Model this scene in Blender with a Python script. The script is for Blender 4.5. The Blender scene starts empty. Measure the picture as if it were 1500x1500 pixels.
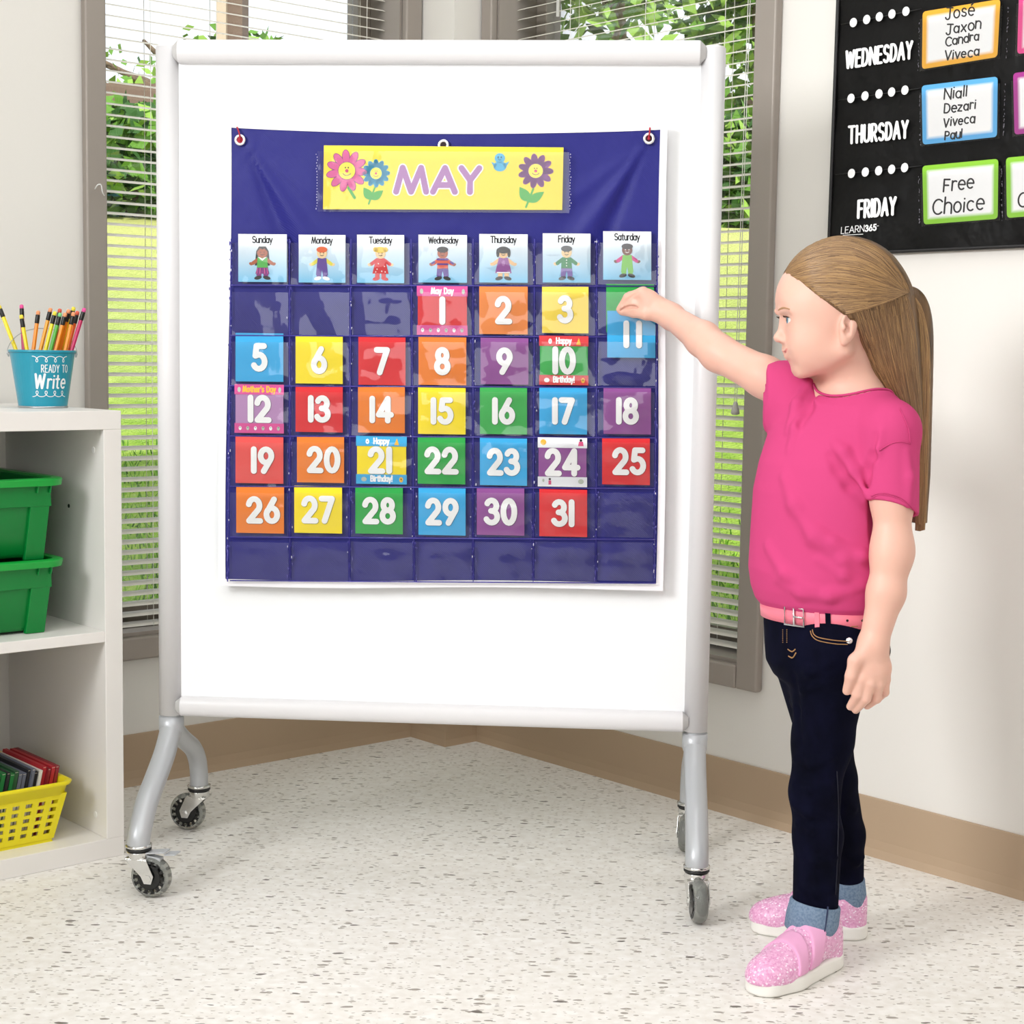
import bpy, math, random
import numpy as np
from mathutils import Vector, Matrix
random.seed(7); rng = np.random.default_rng(7)
S = bpy.context.scene
COL = S.collection

# ---------------------------------------------------------------- camera
FPX, PITCH, ROLL, CH = 2392.1, 0.096044, 0.0155436, 0.88
_f = np.array([0, math.cos(PITCH), -math.sin(PITCH)]); _u = np.array([0, math.sin(PITCH), math.cos(PITCH)]); _r = np.array([1., 0, 0])
CR = math.cos(ROLL)*_r + math.sin(ROLL)*_u
CU = -math.sin(ROLL)*_r + math.cos(ROLL)*_u
CF = _f
CP = np.array([0, 0, CH])
cam = bpy.data.cameras.new('camera'); cam.sensor_width = 36; cam.lens = 36*FPX/1500; cam.clip_start = .05; cam.clip_end = 300
camo = bpy.data.objects.new('camera', cam); COL.objects.link(camo)
camo.matrix_world = Matrix(((CR[0], CU[0], -CF[0], 0), (CR[1], CU[1], -CF[1], 0), (CR[2], CU[2], -CF[2], CH), (0, 0, 0, 1)))
S.camera = camo

# ---------------------------------------------------------------- sky, sun, key light and added fill lamps, exposure
w = bpy.data.worlds.new('sky'); S.world = w; w.use_nodes = True
bg = w.node_tree.nodes['Background']; bg.inputs[0].default_value = (.90, .95, 1, 1); bg.inputs[1].default_value = 1.3

def sun(direction, power, ang):
    l = bpy.data.lights.new('sun', 'SUN'); l.energy = power; l.angle = ang; l.color = (1, .96, .88)
    o = bpy.data.objects.new('sun', l); COL.objects.link(o)
    o.rotation_euler = Vector(direction).to_track_quat('-Z', 'Y').to_euler()
def area(name, loc, target, sx, sy, power, color=(1, 1, 1)):
    l = bpy.data.lights.new(name, 'AREA'); l.shape = 'RECTANGLE'; l.size = sx; l.size_y = sy; l.energy = power; l.color = color
    o = bpy.data.objects.new(name, l); COL.objects.link(o); o.location = loc
    o.rotation_euler = (Vector(target)-Vector(loc)).to_track_quat('-Z', 'Y').to_euler(); return l
sun((-.25, .80, -.60), 4.6, .02)
kl = area('key_light', (-1.75, .75, 1.75), (.7, 2.6, .75), .8, .8, 13, (.965, .985, 1)); kl.spread = 1.5
area('overhead_fill_front', (.2, .6, 2.70), (.2, .6, 0), 2.6, 2.2, 33, (.965, .985, 1))  # added fill, an unseen panel overhead
area('overhead_fill_back', (-.05, 2.75, 2.70), (-.05, 2.75, 0), 1.2, .6, 9, (.965, .985, 1))  # added unseen fill that lifts the shade on floor and walls behind the board
area('camera_fill', (-.5, -1.3, 1.45), (.3, 2.8, .7), 1.8, 1.8, 24, (.965, .985, 1))  # added fill lamp behind the camera
S.view_settings.view_transform = 'Standard'; S.view_settings.look = 'None'; S.view_settings.gamma = 1
S.view_settings.use_curve_mapping = False
S.view_settings.exposure = 0.06
S.cycles.use_denoising = True
S.cycles.max_bounces = 8; S.cycles.diffuse_bounces = 4; S.cycles.transparent_max_bounces = 16
S.cycles.caustics_reflective = False; S.cycles.caustics_refractive = False
S.cycles.sample_clamp_indirect = 6

# ---------------------------------------------------------------- geometry of the place
TH, PS = 0.7203454, -0.07283405
DL = np.array([math.cos(TH), math.sin(TH), 0]); DR = np.array([math.sin(TH), -math.cos(TH), 0]); Z = np.array([0, 0, 1.])
DS = np.array([math.cos(PS), math.sin(PS), 0]); NS = np.array([math.sin(PS), -math.cos(PS), 0])
def A(*p): return np.array(p, float)
def R(s, t, z): return s*DL + t*DR + z*Z          # room coordinates: the left wall is t = -2.938, the right wall s = 2.371
def ST(s, n, z): return s*DS + n*NS + z*Z         # coordinates of the whiteboard
def ray(x, y):
    d = (x-750)/FPX*CR - (y-750)/FPX*CU + CF
    return d
def plane(x, y, n, c):
    d = ray(x, y); return CP + (c-n@CP)/(n@d)*d
def onleft(x, y, t=-2.938): return plane(x, y, DR, t)
def onright(x, y, s=2.371): return plane(x, y, DL, s)
def onstand(x, y, n): return plane(x, y, NS, n)
def onfloor(x, y, z=0.): return plane(x, y, Z, z)
def G(x, y, Y): return plane(x, y, A(0, 1, 0), Y)

# ---------------------------------------------------------------- materials
def lin(h):
    h = h.lstrip('#'); c = [int(h[i:i+2], 16)/255 for i in (0, 2, 4)]
    return tuple(x/12.92 if x <= .04045 else ((x+.055)/1.055)**2.4 for x in c) + (1,)
MATS = {}
def M(name, hexc='#888888', rough=.5, metal=0., spec=.5, **kw):
    if name in MATS: return MATS[name]
    m = bpy.data.materials.new(name); m.use_nodes = True
    b = m.node_tree.nodes['Principled BSDF']
    b.inputs['Base Color'].default_value = lin(hexc); b.inputs['Roughness'].default_value = rough
    b.inputs['Metallic'].default_value = metal; b.inputs['Specular IOR Level'].default_value = spec
    for k, v in kw.items(): b.inputs[k.replace('_', ' ')].default_value = v
    m.diffuse_color = lin(hexc)
    MATS[name] = m
    return m
def nodes(m): return m.node_tree.nodes, m.node_tree.links, m.node_tree.nodes['Principled BSDF']
def noise_bump(m, scale, strength, dist=.01, stretch=None, detail=3):
    n, l, b = nodes(m)
    tc = n.new('ShaderNodeTexCoord'); t = n.new('ShaderNodeTexNoise'); t.inputs['Scale'].default_value = scale; t.inputs['Detail'].default_value = detail
    src = tc.outputs['Object']
    if stretch:
        mp = n.new('ShaderNodeMapping'); mp.inputs['Scale'].default_value = stretch; l.new(src, mp.inputs[0]); src = mp.outputs[0]
    l.new(src, t.inputs['Vector'])
    bp = n.new('ShaderNodeBump'); bp.inputs['Strength'].default_value = strength; bp.inputs['Distance'].default_value = dist
    l.new(t.outputs['Fac'], bp.inputs['Height']); l.new(bp.outputs[0], b.inputs['Normal'])
    return m
def noise_color(m, c1, c2, scale, stretch=None, lo=.35, hi=.65, detail=4):
    n, l, b = nodes(m)
    tc = n.new('ShaderNodeTexCoord'); t = n.new('ShaderNodeTexNoise'); t.inputs['Scale'].default_value = scale; t.inputs['Detail'].default_value = detail
    src = tc.outputs['Object']
    if stretch:
        mp = n.new('ShaderNodeMapping'); mp.inputs['Scale'].default_value = stretch; l.new(src, mp.inputs[0]); src = mp.outputs[0]
    l.new(src, t.inputs['Vector'])
    r = n.new('ShaderNodeValToRGB'); r.color_ramp.elements[0].position = lo; r.color_ramp.elements[1].position = hi
    r.color_ramp.elements[0].color = lin(c1); r.color_ramp.elements[1].color = lin(c2)
    l.new(t.outputs['Fac'], r.inputs[0]); l.new(r.outputs[0], b.inputs['Base Color'])
    return m
def film(name, fac, rough, scale, strength, tint=(1, 1, 1, 1)):
    if name in MATS: return MATS[name]
    m = bpy.data.materials.new(name); m.use_nodes = True; n, l = m.node_tree.nodes, m.node_tree.links; n.clear()
    o = n.new('ShaderNodeOutputMaterial'); mx = n.new('ShaderNodeMixShader'); tr = n.new('ShaderNodeBsdfTransparent'); gl = n.new('ShaderNodeBsdfGlossy')
    tr.inputs[0].default_value = tint; gl.inputs['Roughness'].default_value = rough
    fr = n.new('ShaderNodeLayerWeight'); fr.inputs['Blend'].default_value = .25
    mr = n.new('ShaderNodeMapRange'); mr.inputs['To Min'].default_value = fac; mr.inputs['To Max'].default_value = .8
    l.new(fr.outputs['Fresnel'], mr.inputs['Value']); l.new(mr.outputs[0], mx.inputs[0])
    l.new(tr.outputs[0], mx.inputs[1]); l.new(gl.outputs[0], mx.inputs[2]); l.new(mx.outputs[0], o.inputs[0])
    if strength:
        tc = n.new('ShaderNodeTexCoord'); t = n.new('ShaderNodeTexNoise'); t.inputs['Scale'].default_value = scale; t.inputs['Detail'].default_value = 2.5
        l.new(tc.outputs['Object'], t.inputs['Vector'])
        bp = n.new('ShaderNodeBump'); bp.inputs['Strength'].default_value = strength; bp.inputs['Distance'].default_value = .01
        l.new(t.outputs['Fac'], bp.inputs['Height']); l.new(bp.outputs[0], gl.inputs['Normal'])
    MATS[name] = m
    return m

# ---------------------------------------------------------------- objects
ORG = {}
def tag(o, label=None, cat=None, group=None, kind=None):
    if label: o['label'] = label
    if cat: o['category'] = cat
    if group: o['group'] = group
    if kind: o['kind'] = kind
    return o
def thing(name, loc, label, cat, group=None, kind=None):
    o = bpy.data.objects.new(name, None); COL.objects.link(o); o.empty_display_size = .05
    o.location = tuple(loc); ORG[o] = np.array(loc, float)
    return tag(o, label, cat, group, kind)
class MB:
    def __init__(s): s.v = []; s.f = []; s.m = []
    def add(s, v, f, mi=0):
        k = len(s.v); s.v += [tuple(map(float, p)) for p in v]; s.f += [tuple(int(i)+k for i in q) for q in f]; s.m += [mi]*len(f); return s
    def box(s, o, a, b, c, mi=0):
        o, a, b, c = map(np.asarray, (o, a, b, c))
        if np.dot(np.cross(a, b), c) < 0: o = o+c; c = -c
        v = [o, o+a, o+a+b, o+b, o+c, o+a+c, o+a+b+c, o+b+c]
        return s.add(v, [(3, 2, 1, 0), (4, 5, 6, 7), (0, 1, 5, 4), (1, 2, 6, 5), (2, 3, 7, 6), (3, 0, 4, 7)], mi)
    def rbox(s, fr, a0, a1, b0, b1, c0, c1, mi=0):
        o = fr(a0, b0, c0); return s.box(o, fr(a1, b0, c0)-o, fr(a0, b1, c0)-o, fr(a0, b0, c1)-o, mi)
    def tube(s, pts, r, n=8, mi=0, cap=True, closed=False, sx=1., up=None):
        pts = [np.asarray(p, float) for p in pts]; N = len(pts)
        rs = [r]*N if np.isscalar(r) else r
        V = []; nrm = None
        for i, p in enumerate(pts):
            if closed: t = pts[(i+1) % N]-pts[i-1]
            else: t = pts[min(i+1, N-1)]-pts[max(i-1, 0)]
            t = t/(np.linalg.norm(t)+1e-12)
            if nrm is None:
                h = np.array(up if up is not None else ((0, 0, 1.) if abs(t[2]) < .9 else (1., 0, 0)), float)
                nrm = h-t*(h@t)
            else: nrm = nrm-t*(nrm@t)
            nrm = nrm/(np.linalg.norm(nrm)+1e-12); bn = np.cross(t, nrm)
            for k in range(n):
                a = 2*math.pi*k/n; V.append(p+rs[i]*(math.cos(a)*nrm+math.sin(a)*sx*bn))
        F = []
        for i in range(N if closed else N-1):
            j = (i+1) % N
            for k in range(n): F.append((i*n+k, i*n+(k+1) % n, j*n+(k+1) % n, j*n+k))
        if cap and not closed: F += [tuple(range(n))[::-1], tuple((N-1)*n+k for k in range(n))]
        return s.add(V, F, mi)
    def lathe(s, prof, o=(0, 0, 0), ax=(0, 0, 1), n=24, mi=0, closed=False, ex=None):
        o = np.asarray(o, float); ax = np.asarray(ax, float); ax = ax/np.linalg.norm(ax)
        h = np.array((1., 0, 0) if abs(ax[0]) < .8 else (0, 1., 0)) if ex is None else np.asarray(ex, float)
        e1 = h-ax*(h@ax); e1 /= np.linalg.norm(e1); e2 = np.cross(ax, e1); V = []; F = []
        for (r, z) in prof:
            for k in range(n):
                a = 2*math.pi*k/n; V.append(o+ax*z+r*(math.cos(a)*e1+math.sin(a)*e2))
        L = len(prof)
        for i in range(L if closed else L-1):
            j = (i+1) % L
            for k in range(n): F.append((i*n+k, i*n+(k+1) % n, j*n+(k+1) % n, j*n+k))
        if not closed:
            if prof[0][0] > 1e-6: F.append(tuple(range(n))[::-1])
            if prof[-1][0] > 1e-6: F.append(tuple((L-1)*n+k for k in range(n)))
        return s.add(V, F, mi)
    def grid(s, fn, nu, nv, mi=0, flip=False):
        V = [fn(i/nu, j/nv) for j in range(nv+1) for i in range(nu+1)]; F = []
        for j in range(nv):
            for i in range(nu):
                a = j*(nu+1)+i; q = (a, a+1, a+nu+2, a+nu+1); F.append(q[::-1] if flip else q)
        return s.add(V, F, mi)
    def sphere(s, c, r, n=12, mi=0, sc=(1, 1, 1)):
        V = []; F = []
        for i in range(n+1):
            ph = math.pi*i/n
            for k in range(2*n):
                a = math.pi*k/n; V.append((c[0]+r*sc[0]*math.sin(ph)*math.cos(a), c[1]+r*sc[1]*math.sin(ph)*math.sin(a), c[2]+r*sc[2]*math.cos(ph)))
        for i in range(n):
            for k in range(2*n): F.append((i*2*n+k, (i+1)*2*n+k, (i+1)*2*n+(k+1) % (2*n), i*2*n+(k+1) % (2*n)))
        return s.add(V, F, mi)
    def build(s, name, mats, parent=None, smooth=False, bevel=0, label=None, cat=None, group=None, kind=None, base=None):
        me = bpy.data.meshes.new(name); V = np.array(s.v, float).reshape(-1, 3)
        if parent is not None: org = ORG[parent]
        elif base is not None: org = np.asarray(base, float)
        else: org = np.array([(V[:, 0].min()+V[:, 0].max())/2, (V[:, 1].min()+V[:, 1].max())/2, V[:, 2].min()])
        me.from_pydata((V-org).tolist(), [], s.f)
        if not isinstance(mats, (list, tuple)): mats = [mats]
        for m in mats: me.materials.append(m)
        me.polygons.foreach_set('material_index', s.m)
        if smooth: me.polygons.foreach_set('use_smooth', [True]*len(me.polygons))
        me.update()
        o = bpy.data.objects.new(name, me); COL.objects.link(o); ORG[o] = org
        if parent is not None: o.parent = parent
        else: o.location = tuple(org)
        if bevel:
            b = o.modifiers.new('bevel', 'BEVEL'); b.width = bevel; b.segments = 3; b.limit_method = 'ANGLE'; b.angle_limit = .6
            if not smooth: me.polygons.foreach_set('use_smooth', [True]*len(me.polygons)); b.harden_normals = True
        return tag(o, label, cat, group, kind)
def crom(pts, n=6, closed=False):
    P = [np.asarray(p, float) for p in pts]; N = len(P); out = []
    if N < 3: return P
    for i in range(N if closed else N-1):
        g = (lambda k: P[k % N]) if closed else (lambda k: P[min(max(k, 0), N-1)])
        a, b, c, d = g(i-1), g(i), g(i+1), g(i+2)
        for k in range(n):
            t = k/n; out.append(.5*((2*b)+(c-a)*t+(2*a-5*b+4*c-d)*t*t+(3*b-a-3*c+d)*t**3))
    if not closed: out.append(P[-1])
    return out

# ---------------------------------------------------------------- flat print: strokes, discs and polygons mapped onto a surface
def arc(cx, cy, rx, ry, a0, a1, n=14):
    return [(cx+rx*math.cos(math.radians(a0+(a1-a0)*k/n)), cy+ry*math.sin(math.radians(a0+(a1-a0)*k/n))) for k in range(n+1)]
def circ(cx, cy, rx, ry): return arc(cx, cy, rx, ry, 90, 450, 22)
GL = {  # one-line glyphs: width, strokes; cap height 1
 '0': (.60, [circ(.3, .5, .3, .5)]), '1': (.06, [[(.03, 1), (.03, 0)]]),
 '2': (.62, [arc(.29, .70, .29, .30, 170, -35)+[(.02, 0), (.62, 0)]]),
 '3': (.58, [arc(.27, .76, .26, .24, 155, -80, 12)+[(.24, .53)], [(.24, .53)]+arc(.27, .265, .31, .265, 80, -155, 14)]),
 '4': (.68, [[(.50, 0), (.50, 1), (0, .27), (.68, .27)]]),
 '5': (.58, [[(.54, 1), (.14, 1), (.08, .57)]+arc(.27, .31, .31, .31, 118, -150)]),
 '6': (.60, [[(.42, 1), (.07, .45)], circ(.3, .30, .29, .30)]),
 '7': (.56, [[(0, 1), (.56, 1), (.16, 0)]]),
 '8': (.58, [circ(.29, .76, .235, .24), circ(.29, .265, .29, .265)]),
 '9': (.60, [circ(.3, .70, .29, .30), [(.54, .54), (.18, 0)]]),
 'A': (.66, [[(0, 0), (.33, 1), (.66, 0)], [(.12, .33), (.54, .33)]]),
 'C': (.60, [arc(.36, .5, .36, .5, 45, 315)]), 'D': (.58, [[(0, 0), (0, 1), (.2, 1)]+arc(.2, .5, .38, .5, 90, -90)+[(0, 0)]]),
 'E': (.46, [[(.46, 1), (0, 1), (0, 0), (.46, 0)], [(0, .52), (.38, .52)]]), 'F': (.46, [[(.46, 1), (0, 1), (0, 0)], [(0, .52), (.38, .52)]]),
 'H': (.56, [[(0, 0), (0, 1)], [(.56, 0), (.56, 1)], [(0, .5), (.56, .5)]]), 'I': (.02, [[(0, 0), (0, 1)]]),
 'J': (.50, [[(.05, 1), (.55, 1)], [(.34, 1), (.34, .2)]+arc(.17, .2, .17, .2, 0, -170, 8)]), 'L': (.42, [[(0, 1), (0, 0), (.42, 0)]]),
 'M': (.80, [[(0, 0), (.16, 1), (.40, .05), (.64, 1), (.80, 0)]]), 'N': (.60, [[(0, 0), (0, 1), (.60, 0), (.60, 1)]]),
 'O': (.66, [circ(.33, .5, .33, .5)]), 'P': (.5, [[(0, 0), (0, 1), (.25, 1)]+arc(.25, .74, .25, .26, 90, -90)+[(0, .48)]]),
 'R': (.54, [[(0, 0), (0, 1), (.25, 1)]+arc(.25, .74, .25, .26, 90, -90)+[(0, .48)], [(.22, .48), (.54, 0)]]),
 'S': (.52, [arc(.26, .75, .25, .25, 30, 270, 12)+arc(.26, .25, .26, .25, 90, -150, 12)]),
 'T': (.60, [[(0, 1), (.60, 1)], [(.30, 1), (.30, 0)]]), 'U': (.56, [[(0, 1), (0, .28)]+arc(.28, .28, .28, .28, 180, 360)+[(.56, 1)]]),
 'V': (.60, [[(0, 1), (.30, 0), (.60, 1)]]), 'W': (.86, [[(0, 1), (.20, 0), (.43, .9), (.66, 0), (.86, 1)]]),
 'Y': (.60, [[(0, 1), (.30, .48), (.60, 1)], [(.30, .48), (.30, 0)]]), 'B': (.52, [[(0, 0), (0, 1), (.22, 1)]+arc(.22, .76, .23, .24, 90, -90)+[(0, .52)], [(.2, .52)]+arc(.24, .26, .27, .26, 90, -90)+[(0, 0)]]),
 'a': (.48, [circ(.24, .34, .24, .34), [(.48, .68), (.48, 0)]]), 'b': (.48, [[(0, 1), (0, 0)], circ(.24, .34, .24, .34)]),
 'c': (.44, [arc(.25, .34, .25, .34, 50, 310)]), 'd': (.48, [circ(.24, .34, .24, .34), [(.48, 1.02), (.48, 0)]]),
 'e': (.48, [[(.02, .36), (.47, .36)]+arc(.24, .34, .24, .34, 5, 310)]), 'h': (.44, [[(0, 1), (0, 0)], [(0, .40)]+arc(.22, .44, .22, .24, 180, 0)+[(.44, 0)]]),
 'i': (.04, [[(.02, .66), (.02, 0)], [(.02, .92), (.02, .93)]]), 'l': (.04, [[(.02, 1.02), (.02, 0)]]),
 'n': (.44, [[(0, .68), (0, 0)], [(0, .40)]+arc(.22, .44, .22, .24, 180, 0)+[(.44, 0)]]), 'o': (.48, [circ(.24, .34, .24, .34)]),
 'p': (.48, [[(0, .68), (0, -.32)], circ(.24, .34, .24, .34)]), 'r': (.30, [[(0, .68), (0, 0)], [(0, .42)]+arc(.20, .46, .20, .22, 180, 60, 8)]),
 's': (.38, [arc(.19, .51, .17, .17, 30, 270, 10)+arc(.19, .17, .19, .17, 90, -150, 10)]), 't': (.34, [[(.15, .95), (.15, .12)]+arc(.27, .12, .12, .12, 180, 280, 6), [(0, .68), (.32, .68)]]),
 'u': (.44, [[(0, .68), (0, .24)]+arc(.22, .24, .22, .24, 180, 360)+[(.44, .68)], [(.44, .3), (.44, 0)]]), 'v': (.44, [[(0, .68), (.22, 0), (.44, .68)]]),
 'x': (.44, [[(0, .68), (.44, 0)], [(.44, .68), (0, 0)]]), 'y': (.46, [[(0, .68), (.23, .04)], [(.46, .68), (.12, -.32)]]), 'z': (.42, [[(0, .68), (.42, .68), (0, 0), (.42, 0)]]),
 "'": (.04, [[(.02, 1), (.02, .85)]]), '!': (.04, [[(.02, 1), (.02, .3)], [(.02, .0), (.02, .01)]]),
 'é': (.48, [[(.02, .36), (.47, .36)]+arc(.24, .34, .24, .34, 5, 310), [(.2, .85), (.34, 1.02)]]),
}
class Print:
    """collects flat shapes in (u, v) and adds them to a mesh builder through a mapping (u, v, h) -> point"""
    def __init__(s, mb, mp): s.mb = mb; s.mp = mp
    def _add(s, pts, faces, mi, h): s.mb.add([s.mp(u, v, h) for u, v in pts], faces, mi)
    def poly(s, pts, mi, h=1): s._add(pts, [tuple(range(len(pts)))], mi, h)
    def disc(s, cx, cy, rx, ry, mi, h=1, n=20, rot=0):
        c, q = math.cos(rot), math.sin(rot); P = []
        for k in range(n):
            a = 2*math.pi*k/n; x, y = rx*math.cos(a), ry*math.sin(a); P.append((cx+x*c-y*q, cy+x*q+y*c))
        s.poly(P, mi, h)
    def rect(s, x0, y0, x1, y1, mi, h=1): s.poly([(x0, y0), (x1, y0), (x1, y1), (x0, y1)], mi, h)
    def stroke(s, pts, hw, mi, h=1):
        """one flat ribbon with round ends; a path with sharp corners becomes several ribbons, each a hair above the last"""
        P = []
        for p in pts:
            if not P or math.hypot(p[0]-P[-1][0], p[1]-P[-1][1]) > hw*.02+1e-6: P.append(p)
        s.n = (getattr(s, 'n', 0)+1) % 7
        if len(P) == 1: s.disc(P[0][0], P[0][1], hw, hw, mi, h+s.n*.1, 14); return
        runs = [[P[0]]]
        for i in range(1, len(P)):
            runs[-1].append(P[i])
            if i < len(P)-1:
                d1 = math.atan2(P[i][1]-P[i-1][1], P[i][0]-P[i-1][0]); d2 = math.atan2(P[i+1][1]-P[i][1], P[i+1][0]-P[i][0])
                if abs((d2-d1+math.pi) % (2*math.pi)-math.pi) > .75: runs.append([P[i]])
        for q in runs:
            s.n = (s.n+1) % 7; hh = h+s.n*.1; N = len(q)
            closed = N > 6 and math.hypot(q[0][0]-q[-1][0], q[0][1]-q[-1][1]) < hw*.3
            if closed: q = q[:-1]; N -= 1
            Lf = []; Rt = []
            for i in range(N):
                a, b, c = q[i-1] if (i or closed) else q[i], q[i], q[(i+1) % N] if (i < N-1 or closed) else q[i]
                tx, ty = c[0]-a[0], c[1]-a[1]; d = math.hypot(tx, ty) or 1; nx, ny = -ty/d*hw, tx/d*hw
                Lf.append((b[0]+nx, b[1]+ny)); Rt.append((b[0]-nx, b[1]-ny))
            if closed:
                s._add(Lf+Rt, [(i, N+i, N+(i+1) % N, (i+1) % N) for i in range(N)], mi, hh); continue
            s._add(Lf+Rt, [(i, N+i, N+i+1, i+1) for i in range(N-1)], mi, hh)
            for e, o in ((q[0], q[1]), (q[-1], q[-2])):
                a0 = math.atan2(e[1]-o[1], e[0]-o[0])
                s.poly([(e[0]+hw*math.cos(a0-math.pi/2+math.pi*k/8), e[1]+hw*math.sin(a0-math.pi/2+math.pi*k/8)) for k in range(9)], mi, hh)
    def text(s, t, x, y, size, hw, mi, h=1, sx=1., gap=.16, center=False, slant=0., jit=0., drop=0.):
        wd = sum((GL[c][0] if c != ' ' else .3)+gap for c in t)-gap
        k = x-(wd*size*sx/2 if center else 0); r = random.Random(t)
        for c in t:
            if c == ' ': k += (.3+gap)*size*sx; continue
            gw, st = GL[c]; dy = r.uniform(-jit, jit)*size; sc = 1+r.uniform(-jit, jit)
            for q in st:
                s.stroke([(k+(px+slant*py)*size*sx, y+dy+py*size*sc+drop*(k-x)) for px, py in q], hw, mi, h)
            k += (gw+gap)*size*sx
        return k
def qmap(tl, tr, br, bl, nrm, lift):
    tl, tr, br, bl = map(np.asarray, (tl, tr, br, bl))
    return lambda u, v, h: (bl*(1-u)+br*u)*(1-v)+(tl*(1-u)+tr*u)*v+nrm*(h*lift)
# ================================================================ the room
def floor_material():
    m = M('speckled_vinyl', '#e6e0d6', .42, spec=.35); n, l, b = nodes(m)
    tc = n.new('ShaderNodeTexCoord'); prev = None
    base = n.new('ShaderNodeTexNoise'); base.inputs['Scale'].default_value = 60; base.inputs['Detail'].default_value = 4
    l.new(tc.outputs['Object'], base.inputs['Vector'])
    r0 = n.new('ShaderNodeValToRGB'); r0.color_ramp.elements[0].position = .3; r0.color_ramp.elements[1].position = .7
    r0.color_ramp.elements[0].color = lin('#e4dfd7'); r0.color_ramp.elements[1].color = lin('#f1eee9')
    l.new(base.outputs['Fac'], r0.inputs[0]); prev = r0.outputs[0]
    for sc, thr, col, rad, st, rot in ((75, .22, '#9a9288', .25, (.40, 1, 1), .12), (110, .30, '#b1a99f', .28, (.45, 1, 1), -.2), (60, .22, '#f1eee9', .40, (.5, 1, 1), .3), (170, .35, '#bfb8ae', .3, (.5, 1, 1), .05), (60, .08, '#6c655d', .2, (.42, 1, 1), -.1)):
        mp = n.new('ShaderNodeMapping'); mp.inputs['Scale'].default_value = st; mp.inputs['Rotation'].default_value = (0, 0, rot); mp.inputs['Location'].default_value = (sc*.37, sc*.11, 0)
        l.new(tc.outputs['Object'], mp.inputs[0])
        wob = n.new('ShaderNodeTexNoise'); wob.inputs['Scale'].default_value = sc*1.2; l.new(mp.outputs[0], wob.inputs['Vector'])
        ad = n.new('ShaderNodeVectorMath'); ad.operation = 'MULTIPLY_ADD'; l.new(wob.outputs['Color'], ad.inputs[0]); ad.inputs[1].default_value = (.5/sc,)*3; l.new(mp.outputs[0], ad.inputs[2])
        v = n.new('ShaderNodeTexVoronoi'); v.voronoi_dimensions = '2D'; v.inputs['Scale'].default_value = sc; l.new(ad.outputs[0], v.inputs['Vector'])
        a = n.new('ShaderNodeMath'); a.operation = 'LESS_THAN'; a.inputs[1].default_value = rad; l.new(v.outputs['Distance'], a.inputs[0])
        sp = n.new('ShaderNodeSeparateColor'); l.new(v.outputs['Color'], sp.inputs[0])
        c = n.new('ShaderNodeMath'); c.operation = 'LESS_THAN'; c.inputs[1].default_value = thr; l.new(sp.outputs[0], c.inputs[0])
        # each fleck has a size of its own
        k = n.new('ShaderNodeMath'); k.operation = 'MULTIPLY'; k.inputs[1].default_value = rad; l.new(sp.outputs[1], k.inputs[0]); l.new(k.outputs[0], a.inputs[1])
        d = n.new('ShaderNodeMath'); d.operation = 'MULTIPLY'; l.new(a.outputs[0], d.inputs[0]); l.new(c.outputs[0], d.inputs[1])
        mx = n.new('ShaderNodeMix'); mx.data_type = 'RGBA'; l.new(d.outputs[0], mx.inputs['Factor']); l.new(prev, mx.inputs['A']); mx.inputs['B'].default_value = lin(col)
        prev = mx.outputs['Result']
    l.new(prev, b.inputs['Base Color'])
    return m
WALL = noise_bump(M('cream_wall_paint', '#e6e2dc', .72, spec=.25), 90, .06, .002)
BASE = M('tan_vinyl_baseboard', '#b49c82', .45, spec=.4)
GREYM = M('warm_grey_window_metal', '#9d948c', .38, metal=.15, spec=.4)
WT = 2.75
fl = MB(); fl.add([R(2.6, -3.15, 0), R(-2.8, -3.15, 0), R(-2.8, 2.3, 0), R(2.6, 2.3, 0)], [(0, 1, 2, 3)])
fl.add([R(2.6, -3.15, -.12), R(-2.8, -3.15, -.12), R(-2.8, 2.3, -.12), R(2.6, 2.3, -.12)], [(3, 2, 1, 0)])
fl.build('floor', floor_material(), kind='structure', base=(0, 0, 0))
cl = MB(); cl.rbox(R, -2.8, 2.6, -3.15, 2.3, WT, WT+.25); cl.build('ceiling', M('white_ceiling', '#f1efea', .8), kind='structure')
LW = -2.938; RW = 2.371
LO = (1.512, 2.232, .305, 2.30); RO_ = (-2.772, -2.026, .297, 2.30)
m = MB()
m.rbox(R, -2.8, LO[0], LW-.16, LW, 0, WT); m.rbox(R, LO[1], RW+.16, LW-.16, LW, 0, WT)
m.rbox(R, LO[0], LO[1], LW-.16, LW, 0, LO[2]); m.rbox(R, LO[0], LO[1], LW-.16, LW, LO[3], WT)
m.build('wall_left', WALL, kind='structure')
m = MB()
m.rbox(R, RW, RW+.16, RO_[1], 2.3, 0, WT); m.rbox(R, RW, RW+.16, LW, RO_[0], 0, WT)
m.rbox(R, RW, RW+.16, RO_[0], RO_[1], 0, RO_[2]); m.rbox(R, RW, RW+.16, RO_[0], RO_[1], RO_[3], WT)
m.build('wall_right', WALL, kind='structure')
m = MB(); m.rbox(R, 2.280, RW, LW, -2.812, 0, WT); m.build('wall_corner', WALL, kind='structure')
m = MB(); m.rbox(R, -2.8, -2.64, LW, 2.3, 0, WT); m.build('wall_back', WALL, kind='structure')
m = MB(); m.rbox(R, -2.64, RW, 2.14, 2.3, 0, WT); m.build('wall_front', WALL, kind='structure')
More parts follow.
